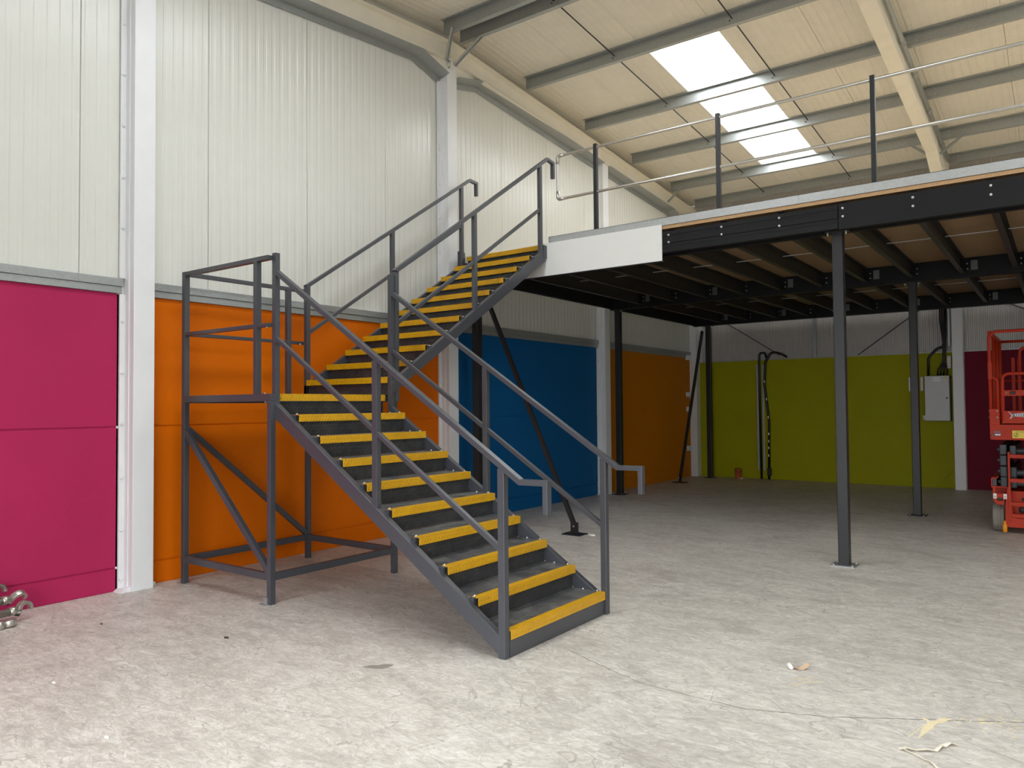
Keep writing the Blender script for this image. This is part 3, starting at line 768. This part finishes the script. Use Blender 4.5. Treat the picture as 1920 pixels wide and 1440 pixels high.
# columns
def mcolumn(xc, yc, w=0.10, plate=True, zt=3.285):
    bm = B(); box(bm, xc-w/2, xc+w/2, yc-w/2, yc+w/2, 0.008, zt, 0.008); c = obj('column', bm, MS, mezz)
    bm = B(); box(bm, xc-0.11, xc+0.11, yc-0.11, yc+0.11, 0, 0.012, 0.001); obj('base_plate', bm, M['galv'] if yc < 9 else MS, c)
    for sx in (-1, 1):
        for sy in (-1, 1): bolt(c, (xc+sx*0.085, yc+sy*0.085, 0.012), 'z', 0.012)
    bm = B(); box(bm, xc-0.11, xc+0.11, yc-0.06, yc+0.06, zt-0.012, zt-0.001); obj('head_plate', bm, MS, c)
    for sx in (-1, 1):
        b = bolt(c, (xc+sx*0.085, yc-0.05, zt-0.012), '-z', 0.010, 'bolt', 'bolt', 0.035)
for xc in (0.32, 4.925, 9.9):
    mcolumn(xc, 7.85)
    mcolumn({0.32: 0.30, 4.925: 4.99, 9.9: 9.9}[xc], 11.87)
    mcolumn({0.32: 0.49, 4.925: 4.96, 9.9: 9.9}[xc], 15.59) if xc != 4.925 else None
mcolumn(6.32, 15.59)
# braces
def mbrace(p0, p1, plate_axis):
    bm = B(); bar(bm, p0, p1, 0.05, 0.05); bevel_all(bm, 0.004); b = obj('brace', bm, MS, mezz)
    q = Vector(p1); s = (0.055, 0.006) if plate_axis == 'y' else (0.006, 0.055)
    bm = B(); box(bm, q.x-s[0], q.x+s[0], q.y-s[1], q.y+s[1], 0.01, 0.15, 0.002); obj('foot_lug', bm, MS, b)
    bm = B(); box(bm, q.x-0.13, q.x+0.13, q.y-0.10, q.y+0.10, 0, 0.012, 0.002); obj('foot_plate', bm, MS, b)
    bolt(b, (q.x-0.01, q.y-s[1], 0.10), '-y', 0.014)
mbrace((0.40, 7.88, 3.18), (1.80, 7.90, 0.11), 'y')
mbrace((0.42, 15.42, 3.16), (0.36, 14.30, 0.08), 'x')
# fascia, toe board
bm = B(); box(bm, 0.05, 3.122, 7.672, 7.684, 3.188, 3.593, 0.001); o = obj('fascia_panel', bm, M['white_fascia'], mezz); o['label'] = 'white fascia panel beside the stair head'
bm = B(); box(bm, 0.05, 3.135, 7.684, 7.70, 3.178, 3.188); obj('fascia_trim', bm, MS, mezz)
for xa, xb in ((1.606, 4.60), (4.602, 7.6), (7.602, MX1)):
    bm = B(); box(bm, xa, xb, 7.690, 7.6945, 3.584, 3.672); box(bm, xa, xb, 7.6945, 7.76, 3.584, 3.588); box(bm, xa, xb, 7.690, 7.702, 3.668, 3.672)
    o = obj('toe_board', bm, M['galv_pale'], mezz); o['label'] = 'galvanised toe board'
bm = B(); box(bm, 1.602, 1.606, 7.688, 7.76, 3.582, 3.674); obj('toe_board_end', bm, MS, mezz)
# guard rail
for xc in (2.24, 3.755, 5.283, 6.81, 8.34, 9.9):
    bm = B(); box(bm, xc-0.022, xc+0.022, 7.735, 7.78, 3.582, 4.715, 0.004); obj('guard_post', bm, M['steel'] if False else MS, mezz)
pth = fillet([(MX1, 7.757, 4.675), (1.70, 7.757, 4.675), (1.70, 7.757, 4.135), (MX1, 7.757, 4.135)], 0.03, 6)
bm = B(); tube(bm, pth, 0.017, 12); gr = obj('guard_tube', bm, M['tube'], mezz, True)
for z, s in ((4.675, -1), (4.135, 1)):
    bm = B(); tube(bm, fillet([(1.80, 7.757, z), (1.70, 7.757, z), (1.70, 7.757, z+s*0.10)], 0.035, 6), 0.0225, 12); obj('elbow', bm, M['tube'], gr, True)

# ------------------------------------------------------------------ back-wall services
def wall_rod(p0, p1, lab):
    bm = B(); cyl(bm, p0, p1, 0.010, 8); tag(obj('brace_rod', bm, M['dark']), lab, 'rod')
wall_rod((0.75, YB+0.036, 3.36), (1.9, YB+0.036, 2.60), 'thin dark wall brace rod above the left part of the lime panel')
wall_rod((3.42, YB+0.036, 2.53), (4.75, YB+0.036, 3.50), 'thin dark wall brace rod rising towards the electrical cabinet')
wall_rod((5.75, YB+0.036, 3.42), (6.35, YB+0.036, 3.12), 'thin dark wall brace rod above the red scissor lift')
bm = B(); box(bm, 6.36, 6.46, YB-0.06, YB+0.03, 0, 3.3, 0.004)
o = struct(obj('trim_1', bm, M['galv_pale'])); o['label'] = 'pale grey vertical trim behind the scissor lift'
# cables on the left of the lime panel
t = thing('cable_riser', (1.52, YB-0.03, 0), 'grey conduit with black cables looping over the top of the lime panel', 'cable')
for xx in (1.44, 1.56):
    bm = B(); box(bm, xx-0.018, xx+0.018, YB-0.03, YB, 0.18, 2.42, 0.004); obj('trunking', bm, M['galv'], t)
bm = B(); tube(bm, fillet([(1.50, YB-0.03, 0.0), (1.485, YB-0.03, 2.4), (1.50, YB-0.035, 2.66), (1.62, YB-0.03, 2.66), (1.63, YB+0.005, 2.55)], 0.10, 8), 0.024, 10); obj('cable', bm, M['black'], t, True)
bm = B(); tube(bm, fillet([(1.66, YB-0.04, 0.0), (1.68, YB-0.04, 1.2), (1.60, YB-0.05, 2.0), (1.62, YB-0.04, 2.45), (1.75, YB-0.04, 2.68), (1.95, YB-0.03, 2.62), (2.06, YB+0.005, 2.55)], 0.16, 8), 0.026, 10); cb = obj('cable', bm, M['black'], t, True)
for z, xx in ((2.05, 1.606), (1.68, 1.642), (1.30, 1.672), (0.95, 1.677), (0.80, 1.675), (0.66, 1.672), (0.5, 1.669)):
    bm = B(); box(bm, xx-0.012, xx+0.012, YB-0.074, YB-0.066, z-0.025, z+0.025, 0.003); obj('tape_mark', bm, M['plastic'], cb)
bm = B(); box(bm, 1.63, 1.71, YB-0.08, YB, 0.08, 0.24, 0.01); obj('junction_box', bm, M['black'], t)
bm = B(); tube(bm, [(1.045, 15.74, 0), (1.045, 15.74, 0.17), (1.045, 15.74, 0.171), (1.045, 15.74, 0.205), (1.045, 15.74, 0.205), (1.045, 15.74, 0.02)], [0.066, 0.066, 0.076, 0.076, 0.062, 0.062], 20, False)
tag(obj('drain_pipe_stub', bm, M['terracotta'], None, True), 'short terracotta drain pipe stub standing by the lime wall', 'pipe')
# cabinet
t = thing('electrical_cabinet', (4.84, 15.8, 1.24), 'light grey electrical cabinet on the lime wall with black cables above', 'cabinet')
bm = B(); box(bm, 4.605, 5.010, 15.72, YB, 1.24, 2.075, 0.006); obj('body', bm, M['dark'], t)
bm = B(); box(bm, 4.60, 4.995, 15.70, 15.722, 1.245, 2.07, 0.006); d = obj('door', bm, M['cabinet'], t)
bm = B(); cyl(bm, (4.955, 15.70, 1.66), (4.955, 15.685, 1.66), 0.016, 12); obj('lock', bm, M['dark'], d)
bm = B(); box(bm, 4.73, 4.86, 15.697, 15.701, 1.965, 2.01); box(bm, 4.74, 4.85, 15.697, 15.701, 2.015, 2.05); obj('sticker', bm, M['white_steel'], d)
bm = B(); box(bm, 4.905, 4.965, 15.697, 15.701, 2.02, 2.045); obj('sticker', bm, M['yellow_decal'], d)
def cable(pts, r, lab=None, rad=0.12):
    bm = B(); tube(bm, fillet(pts, rad, 8), r, 8); return obj('cable', bm, M['black'], t, True)
cable([(4.65, 15.80, 2.07), (4.66, 15.80, 2.42), (4.80, 15.80, 2.58), (4.90, 15.80, 2.60), (4.93, 15.80, 2.75), (4.94, 15.80, 3.5)], 0.022)
for q, xx in enumerate((4.80, 4.85, 4.90, 4.95)):
    cable([(xx, 15.80, 2.07), (xx+0.01, 15.80, 2.18), (4.90+0.008*q, 15.80, 2.34), (4.905+0.012*q, 15.80, 2.7), (4.86+0.035*q, 15.80, 3.1), (4.86+0.035*q, 15.80, 3.5)], 0.014)
bm = B(); box(bm, 4.985, 5.018, 15.80, 15.88, 2.62, 3.4); obj('cable_tray', bm, M['galv_pale'], t)
t2 = thing('socket_strip', (5.0, 15.78, 2.2), 'white socket strip on the wall just above the electrical cabinet', 'socket')
bm = B(); box(bm, 4.965, 5.025, 15.765, 15.80, 2.20, 2.43, 0.006); sb = obj('body', bm, M['plastic'], t2)
for z in (2.25, 2.30, 2.35, 2.40):
    for xx in (4.982, 5.004): 
        bm = B(); box(bm, xx-0.004, xx+0.004, 15.763, 15.766, z-0.006, z+0.006); obj('socket_hole', bm, M['ink'], sb)
for xx, z0, z1, lab in ((4.34, 1.80, 2.06, 'white box on the lime wall just left of the dark post'), (4.535, 1.80, 2.06, 'white box on the lime wall between the dark post and the cabinet'), (4.565, 1.255, 1.34, 'small white box at the lower left corner of the cabinet')):
    bm = B(); box(bm, xx-0.024, xx+0.024, YB-0.06, YB, z0, z1, 0.006); tag(obj('wall_box', bm, M['plastic']), lab, 'box')

# ------------------------------------------------------------------ scissor lift
LX0, LX1, LY0, LY1 = 5.945, 6.73, 10.80, 12.65
RD = M['red']
lift = thing('scissor_lift', ((LX0+LX1)/2, (LY0+LY1)/2, 0), 'red scissor lift parked at the right edge under the deck', 'lift')
for xx in (5.945, 6.60):
    for yc in (11.02, 12.45):
        bm = B(); tube(bm, [(xx, yc, 0.17), (xx+0.006, yc, 0.17), (xx+0.042, yc, 0.17), (xx+0.045, yc, 0.17), (xx+0.049, yc, 0.17), (xx+0.052, yc, 0.17), (xx+0.082, yc, 0.17), (xx+0.085, yc, 0.17), (xx+0.089, yc, 0.17), (xx+0.092, yc, 0.17), (xx+0.124, yc, 0.17), (xx+0.13, yc, 0.17)],
                        [0.155, 0.170, 0.170, 0.170, 0.163, 0.170, 0.170, 0.163, 0.163, 0.170, 0.170, 0.155], 28)
        w = obj('wheel', bm, M['rubber'], lift, True)
        bm = B(); cyl(bm, (xx-0.004 if xx < 6.2 else xx+0.134, yc, 0.17), (xx+0.02 if xx < 6.2 else xx+0.11, yc, 0.17), 0.085, 18); obj('hub', bm, RD, w)
# chassis
bm = B(); box(bm, 6.085, 6.59, 10.98, 12.62, 0.16, 0.50, 0.01); ch = obj('chassis', bm, RD, lift)
bm = B(); box(bm, 6.21, 6.52, 10.974, 10.981, 0.24, 0.31, 0.02); box(bm, 6.24, 6.50, 10.974, 10.981, 0.385, 0.425, 0.015); obj('chassis_slot', bm, M['ink'], ch)
for x0, x1 in ((5.955, 6.085), (6.59, 6.72)):
    bm = B(); box(bm, x0, x1, 11.25, 12.2, 0.20, 0.56, 0.01); obj('chassis_side', bm, RD, lift)
bm = B()   # front plate with hand slot
prism(bm, [(5.958, 0.54), (5.958, 0.40), (5.995, 0.345), (6.065, 0.34), (6.075, 0.10), (6.11, 0.08), (6.73, 0.08), (6.73, 0.19), (6.19, 0.19), (6.155, 0.22), (6.14, 0.56), (6.105, 0.56), (6.105, 0.475), (5.985, 0.475), (5.985, 0.56), (5.958, 0.56)], 'y', 10.815, 10.835)
fp = obj('front_plate', bm, RD, lift)
bm = B(); box(bm, 6.00, 6.06, 10.810, 10.816, 0.392, 0.425, 0.010); obj('hand_slot', bm, M['ink'], fp)
for x0 in (5.962, 6.066):
    bm = B(); box(bm, x0, x0+0.034, 10.809, 10.815, 0.415, 0.475); s = obj('sticker', bm, M['plastic'], fp)
    bm = B(); tube(bm, [(x0+0.017+0.008*math.cos(a), 10.807, 0.437+0.009*math.sin(a)) for a in [2*PI*q/10 for q in range(11)]], 0.002, 6); obj('wheel_mark', bm, M['ink'], s)
bm = B(); prism(bm, [(5.945, 0.555), (5.945, 0.66), (5.955, 0.668), (6.0, 0.668), (6.02, 0.69), (6.02, 0.675), (6.0, 0.655), (5.958, 0.655), (5.955, 0.565), (6.10, 0.562), (6.10, 0.552), (5.95, 0.548)], 'y', 10.80, 12.5); obj('side_channel', bm, RD, lift)
bm = B(); box(bm, 5.958, 6.0, 10.81, 10.9, 0.567, 0.652, 0.004); obj('end_block', bm, M['dark'], lift)
# scissor arms
for q, z in enumerate((1.005, 0.872, 0.739, 0.612)):
    for x0, x1, yo in ((6.035, 6.105, 10.87), (6.61, 6.68, 10.87)):
        bm = B(); box(bm, x0, x1, yo, 12.5, z-0.062, z+0.062, 0.012); a = obj('scissor_arm', bm, M['dark'], lift)
        bm = B(); cyl(bm, (x0-0.025 if x0 < 6.3 else x1+0.025, yo+0.05, z), (x0 if x0 < 6.3 else x1, yo+0.05, z), 0.022, 10); obj('pin', bm, M['dark'], a)
    if q in (0, 2, 3):
        for x0, x1 in ((6.135, 6.20), (6.515, 6.58)):
            bm = B(); box(bm, x0, x1, 10.90+0.05*(q > 0), 12.45, z-0.075, z+0.05, 0.012); a = obj('scissor_arm', bm, M['dark'], lift)
        bm = B(); cyl(bm, (6.20, 11.0, z-0.02), (6.515, 11.0, z-0.02), 0.035, 14); obj('cross_tube', bm, M['dark'], lift)
# ladder
for x0 in (6.118, 6.56):
    bm = B(); box(bm, x0, x0+0.022, 10.80, 10.86, 0.15, 0.98, 0.003); obj('ladder_rail', bm, RD, lift)
for z in (0.93, 0.64, 0.36, 0.22):
    bm = B(); box(bm, 6.14, 6.56, 10.80, 10.86, z-0.022, z+0.022, 0.004); obj('ladder_rung', bm, RD, lift)
bm = B(); tube(bm, fillet([(6.085, 10.80, 0.41), (6.075, 10.795, 0.33), (6.072, 10.795, 0.15)], 0.08, 6), 0.006, 8); cd = obj('plug_cord', bm, M['black'], lift, True)
bm = B(); tube(bm, [(6.074, 10.79, 0.155), (6.074, 10.79, 0.125), (6.074, 10.79, 0.120), (6.074, 10.79, 0.105), (6.074, 10.79, 0.03), (6.074, 10.79, 0.02)], [0.013, 0.013, 0.018, 0.026, 0.026, 0.018], 14); obj('plug', bm, M['orange_plug'], cd, True)
# platform
bm = B(); prism(bm, [(LX0+0.01, 1.125), (LX0+0.003, 1.135), (LX0, 1.31), (LX1, 1.31), (LX1-0.003, 1.135), (LX1-0.01, 1.125)], 'y', LY0, LY1); bevel_all(bm, 0.005); plat = obj('platform', bm, RD, lift)
bm = B(); box(bm, LX0, LX0+0.105, LY0-0.004, LY0+0.03, 1.305, 1.50, 0.006); cp = obj('corner_plate', bm, RD, plat)
for p in ((6.026, 10.796, 1.475), (6.026, 10.796, 1.395)): bolt(plat, p, '-y', 0.010)
for z in (1.475, 1.395): bolt(plat, (LX0, 10.83, z), '-x', 0.008)
bm = B(); box(bm, 6.075, 6.60, LY0-0.002, LY0+0.025, 1.325, 1.475, 0.004); gate = obj('gate_panel', bm, RD, plat)
bm = B(); box(bm, LX0, LX0+0.025, LY0+0.03, LY1, 1.305, 1.46, 0.004); obj('kick_plate', bm, RD, plat)
bm = B(); box(bm, LX1-0.025, LX1, LY0+0.03, LY1, 1.305, 1.46, 0.004); obj('kick_plate', bm, RD, plat)
bm = B(); box(bm, LX0, LX1, LY1-0.025, LY1, 1.305, 1.46, 0.004); obj('kick_plate', bm, RD, plat)
bm = B(); cyl(bm, (5.972, LY0-0.003, 1.175), (5.972, LY0+0.003, 1.175), 0.015, 12); obj('hole', bm, M['ink'], plat)
bolt(plat, (5.972, LY0-0.003, 1.173), '-y', 0.007)
bm = B(); prism(bm, [(5.985, 1.175), (5.99, 1.235), (6.05, 1.235), (6.07, 1.175)], 'y', LY0-0.004, LY0-0.001); dc = obj('decal', bm, M['plum_decal'], plat)
bm = B(); box(bm, 5.998, 6.053, LY0-0.0055, LY0-0.004, 1.180, 1.194); obj('decal_bar', bm, M['plastic'], plat)
bm = B(); box(bm, 6.172, 6.40, LY0-0.004, LY0-0.001, 1.148, 1.24, 0.001); yd = obj('warning_label', bm, M['yellow_decal'], plat)
bm = B(); tube(bm, [(6.21+0.022*math.cos(a), LY0-0.005, 1.186+0.024*math.sin(a)) for a in [2*PI*q/16 for q in range(17)]], 0.002, 6)
bar(bm, (6.206, LY0-0.005, 1.166), (6.218, LY0-0.005, 1.206), 0.002, 0.006); box(bm, 6.21, 6.38, LY0-0.0055, LY0-0.004, 1.222, 1.226); obj('label_print', bm, M['ink'], plat)
# arrow-shaped maker's emblem on the gate panel
poly = [(6.135, 1.468), (6.185, 1.438), (6.29, 1.450), (6.42, 1.440), (6.44, 1.428), (6.42, 1.414), (6.29, 1.402), (6.20, 1.410), (6.150, 1.375), (6.172, 1.420)]
bm = B(); prism(bm, poly, 'y', LY0-0.0055, LY0-0.002); obj('emblem_border', bm, M['plastic'], plat)
cx_, cz_ = 6.27, 1.424
poly2 = [(cx_+(a-cx_)*0.90, cz_+(b-cz_)*0.76) for a, b in poly]
bm = B(); prism(bm, poly2, 'y', LY0-0.0075, LY0-0.0055); obj('emblem', bm, M['slate_decal'], plat)
bm = B()
for q in range(9): box(bm, 6.205+q*0.022, 6.217+q*0.022, LY0-0.009, LY0-0.0075, 1.417, 1.433)
obj('emblem_lettering', bm, M['plastic'], plat)
# guard rails of the lift
def ltube(pts, r=0.019, rad=0.06, name='rail'):
    bm = B(); tube(bm, fillet(pts, rad, 8), r, 12); return obj(name, bm, RD, lift, True)
ltube([(5.962, 10.82, 1.31), (5.957, 10.82, 2.44), (6.72, 10.82, 2.44), (6.72, 10.82, 1.31)], rad=0.09)
bm = B(); box(bm, 5.94, 5.984, 10.80, 10.845, 1.86, 2.07, 0.006); obj('rail_sleeve', bm, RD, lift)
ltube([(5.965, 10.82, 1.89), (6.035, 10.82, 1.86), (6.035, 10.82, 1.47)], 0.017, 0.05)
ltube([(6.085, 10.815, 1.36), (6.085, 10.815, 1.925), (6.58, 10.815, 1.925), (6.58, 10.815, 1.36)], rad=0.07)
ltube([(6.64, 10.82, 1.47), (6.64, 10.82, 1.86), (6.71, 10.82, 1.89)], 0.017, 0.05)
bm = B(); box(bm, 6.085, 6.58, 10.80, 10.83, 1.655, 1.725, 0.004); gb = obj('gate_bar', bm, RD, lift)
bm = B(); box(bm, 6.16, 6.215, 10.797, 10.801, 1.672, 1.71, 0.008); obj('slot', bm, M['ink'], gb); bolt(gb, (6.125, 10.80, 1.69), '-y', 0.009)
for xx in (5.962, 6.715):
    bm = B(); box(bm, xx-0.02, xx+0.02, 10.83, 12.62, 2.405, 2.455, 0.006); obj('side_rail', bm, RD, lift)
    ltube([(xx, 10.84, 1.88), (xx, 12.60, 1.88)])
    for yy in (11.42, 12.02, 12.62): ltube([(xx, yy, 1.31), (xx, yy, 2.41)])
ltube([(5.962, 12.62, 2.43), (6.715, 12.62, 2.43)]); ltube([(5.962, 12.62, 1.88), (6.715, 12.62, 1.88)])
ltube([(6.22, 11.9, 1.92), (6.22, 11.9, 2.29), (6.60, 11.9, 2.29)], 0.017, 0.06)
for xx in (6.095, 6.165): 
    bm = B(); box(bm, xx, xx+0.042, 12.58, 12.61, 1.40, 2.20, 0.006); obj('ladder_strut', bm, RD, lift)

# ------------------------------------------------------------------ scaffold braces on the floor, bottom left
def scaffold_brace(p0, p1, lab, roll=0.0, r=0.021, hook=0.05):
    p0, p1 = Vector(p0), Vector(p1); d = (p1-p0).normalized()
    t = thing('scaffold_brace', p1, lab, 'brace', 'aluminium scaffold braces by the magenta wall')
    bm = B(); cyl(bm, p0, p1, r, 16); obj('tube', bm, M['alu'], t, True)
    up = Vector((0, 0, 1)); up = (up-d*up.dot(d)).normalized(); sd = d.cross(up)
    u = up*math.cos(roll)+sd*math.sin(roll); s = d.cross(u)
    bm = B(); tube(bm, [p1-d*0.03, p1+d*0.012, p1+d*0.03], [r+0.005, r+0.005, r*0.8], 16); c = obj('collar', bm, M['alu'], t, True)
    # claw hook: flat bar rising from the tube end and curling over
    pts = []
    cen = p1 + d*(0.045+hook*0.72) - u*0.016
    pts.append(p1 + d*0.0)
    for q in range(15):
        a = math.radians(200 - q*15.5)
        pts.append(cen + d*math.cos(a)*hook*0.72 + u*(math.sin(a)*hook*0.72+0.012))
    bm = B(); rings = []
    for i, p in enumerate(pts):
        a = (pts[min(i+1, len(pts)-1)]-pts[max(i-1, 0)]).normalized(); nrm = s.cross(a).normalized()
        th = 0.015 if i < 9 else 0.010
        rings.append([p+s*x*0.021+nrm*y*th for x, y in ((-1, -1), (1, -1), (1, 1), (-1, 1))])
    loft(bm, rings); fix(bm); bevel_all(bm, 0.003); obj('claw', bm, M['alu'], t, True)
    bm = B(); q0 = p1 + d*0.03 - u*0.030; tube(bm, [q0-s*0.02, q0+s*0.02], 0.014, 12); lt = obj('trigger', bm, M['black'], t, True)
    bm = B(); bar(bm, q0, q0+d*0.028-u*0.004, 0.012, 0.012); obj('latch', bm, M['galv'], t)
scaffold_brace((0.80, 0.85, 0.085), (0.372, 2.30, 0.095), 'aluminium scaffold brace whose claw hook reaches furthest right on the floor', 0.0, 0.028, 0.066)
scaffold_brace((0.66, 0.85, 0.150), (0.262, 2.29, 0.160), 'aluminium scaffold brace with wide open claw in the middle of the pile', 0.7, 0.028, 0.072)
scaffold_brace((0.50, 0.85, 0.205), (0.165, 2.20, 0.215), 'aluminium scaffold brace lying on top of the pile by the wall', -0.2, 0.028, 0.060)
scaffold_brace((0.92, 0.85, 0.030), (0.47, 2.18, 0.031), 'aluminium scaffold brace lowest in the pile, flat on the floor', 1.45, 0.030, 0.050)
scaffold_brace((0.60, 0.85, 0.030), (0.27, 2.12, 0.031), 'aluminium scaffold brace at the bottom of the pile against the wall', 1.2, 0.030, 0.050)

# ------------------------------------------------------------------ marks and litter on the floor
def ribbon(pts, w, z, name, mat, parent=floor):
    pts = [Vector((p[0], p[1], 0)) for p in pts]; bm = B(); L = []
    for i, p in enumerate(pts):
        d = (pts[min(i+1, len(pts)-1)]-pts[max(i-1, 0)]).normalized(); n = Vector((-d.y, d.x, 0))
        ww = w[i] if isinstance(w, (list, tuple)) else w*random.uniform(0.6, 1.3)
        L.append((bm.verts.new((p.x+n.x*ww, p.y+n.y*ww, z)), bm.verts.new((p.x-n.x*ww, p.y-n.y*ww, z))))
    for a, b in zip(L[:-1], L[1:]): bm.faces.new((a[0], a[1], b[1], b[0]))
    fix(bm); return obj(name, bm, mat, parent)
def wiggle(pts, n=6, amp=0.01):
    out = []
    for a, b in zip(pts[:-1], pts[1:]):
        for k in range(n):
            t = k/n; out.append((a[0]+(b[0]-a[0])*t+random.uniform(-amp, amp), a[1]+(b[1]-a[1])*t+random.uniform(-amp, amp)))
    out.append(pts[-1]); return out
ribbon(wiggle([(4.082, 4.157), (4.40, 4.02), (4.703, 3.909), (5.0, 3.89), (5.326, 3.888), (5.71, 4.038), (6.128, 4.294), (6.5, 4.52)], 8, 0.006), 0.0022, 0.0006, 'floor_crack', M['crack'])
def blob(cx, cy, rx, ry, z, name, mat, n=22, rough=0.35, parent=floor, rot=0.0):
    bm = B(); vs = []
    for k in range(n):
        a = 2*PI*k/n; r = 1+random.uniform(-rough, rough)
        x, y = rx*r*math.cos(a), ry*r*math.sin(a)
        vs.append(bm.verts.new((cx+x*math.cos(rot)-y*math.sin(rot), cy+x*math.sin(rot)+y*math.cos(rot), z)))
    bm.faces.new(vs); bm.normal_update()
    if bm.faces[:][0].normal.z < 0: bmesh.ops.reverse_faces(bm, faces=bm.faces)
    return obj(name, bm, mat, parent)
blob(3.27, 3.215, 0.085, 0.03, 0.0006, 'floor_stain', M['stain'], 18, 0.25, rot=0.6)
blob(3.30, 3.27, 0.04, 0.03, 0.0007, 'floor_stain', M['stain'], 16, 0.2, rot=0.6)
ribbon(wiggle([(6.10, 4.02), (6.11, 4.12), (6.125, 4.22), (6.17, 4.33), (6.20, 4.36)], 3, 0.004), [0.004, 0.006, 0.008, 0.014, 0.018, 0.020, 0.018, 0.016, 0.020, 0.018, 0.012, 0.008, 0.004], 0.0008, 'plaster_smear', M['plaster'])
ribbon(wiggle([(6.12, 4.23), (6.105, 4.27), (6.085, 4.29)], 3, 0.003), 0.010, 0.0009, 'plaster_smear', M['plaster'])
ribbon(wiggle([(6.06, 4.0), (6.085, 4.12), (6.10, 4.2)], 4, 0.003), 0.003, 0.0009, 'plaster_smear', M['plaster'])
for _ in range(150):
    a = random.random(); x = 6.22 + a*0.9; y = 4.36 + (x-6.2)*0.42 + random.gauss(0, 0.05+0.06*a)
    blob(x, y, random.uniform(0.006, 0.022), random.uniform(0.002, 0.006), 0.0007+random.random()*0.0003, 'plaster_fleck', M['plaster'], 8, 0.3, rot=random.uniform(0.2, 1.2))
for x, y, l, a in ((5.42, 4.48, 0.06, 0.4), (5.47, 4.46, 0.05, 1.0), (5.46, 4.52, 0.09, 1.2), (5.50, 4.47, 0.06, 0.6), (5.43, 4.39, 0.09, 0.6), (5.44, 4.37, 0.04, 0.7), (5.53, 4.50, 0.06, 0.7)):
    blob(x, y, l/2, 0.005, 0.0009, 'plaster_smear', M['plaster'], 10, 0.3, rot=a)
# crumpled paper strip
def strip(name, pts, w, lab, cat, mat, thick=0.0015):
    t = thing(name, (pts[0][0], pts[0][1], 0.0), lab, cat)
    P = [Vector(p) for p in pts]; bm = B(); rings = []
    for i, p in enumerate(P):
        d = (P[min(i+1, len(P)-1)]-P[max(i-1, 0)]); d.z = 0; d.normalize(); n = Vector((-d.y, d.x, 0))
        ww = w*random.uniform(0.75, 1.2); tl = random.uniform(0.0, 0.012)
        rings.append([p+n*ww, p-n*ww+Vector((0, 0, tl)), p-n*ww+Vector((0, 0, tl+thick)), p+n*ww+Vector((0, 0, thick))])
    loft(bm, rings); fix(bm); obj('sheet', bm, mat, t); return t
pj = [(6.045, 3.845), (6.075, 3.86), (6.11, 3.872), (6.15, 3.895), (6.185, 3.92), (6.20, 3.955), (6.205, 3.99), (6.23, 4.02), (6.26, 4.045)]
strip('paper_strip', [(x, y, 0.001+0.006*(i % 2)) for i, (x, y) in enumerate(pj)], 0.014, 'crumpled cream paper strip on the floor, lower right foreground', 'litter', M['paper'])
pj = [(6.062, 3.845), (6.10, 3.825), (6.135, 3.80), (6.16, 3.79), (6.19, 3.77), (6.215, 3.735), (6.22, 3.70), (6.215, 3.66)]
strip('paper_strip', [(x, y, 0.001+0.005*((i+1) % 2)) for i, (x, y) in enumerate(pj)], 0.008, 'narrow torn paper strip trailing to the bottom edge of the floor', 'litter', M['paper'])
# card scrap with a white rolled end
t = thing('card_scrap', (5.36, 4.63, 0), 'curled tan card scrap with a white end lying on the open floor', 'litter')
bm = B(); rings = []
for q in range(9):
    a = q/8; c = Vector((5.355+0.065*a, 4.63+0.055*a, 0.002+0.022*(2*a-0.9)**2))
    n = Vector((-0.64, 0.77, 0)); rings.append([c-n*0.022, c+n*0.022, c+n*0.022+Vector((0, 0, 0.003)), c-n*0.022+Vector((0, 0, 0.003))])
loft(bm, rings); fix(bm); obj('card', bm, M['card'], t)
bm = B(); tube(bm, [(5.325, 4.635, 0.022), (5.345, 4.615, 0.012), (5.352, 4.609, 0.010)], [0.016, 0.012, 0.007], 10); obj('white_end', bm, M['plastic'], t, True)
for x, y, s, m, lab in ((1.93, 1.95, 0.012, 'plastic', 'tiny white chip on the floor in the left foreground'), (2.93, 1.78, 0.012, 'plastic', 'tiny white chip on the floor at the lower left edge'),
                        (2.0, 3.02, 0.016, 'dirt', 'small dark dry leaf bit on the floor below the landing'), (2.02, 7.95, 0.03, 'plastic', 'small white scrap on the floor beside the brace foot'),
                        (0.93, 2.68, 0.010, 'dirt', 'small dark speck on the floor in front of the white column'), (1.11, 15.72, 0.03, 'plastic', 'small white scrap beside the terracotta pipe stub')):
    bm = B(); prism(bm, [(x-s*1.6, y-s*0.3), (x, y-s*0.8), (x+s*1.4, y), (x+s*0.4, y+s*0.7), (x-s, y+s*0.6)], 'z', 0.0, s*0.5)
    tag(obj('floor_scrap', bm, M[m]), lab, 'litter')
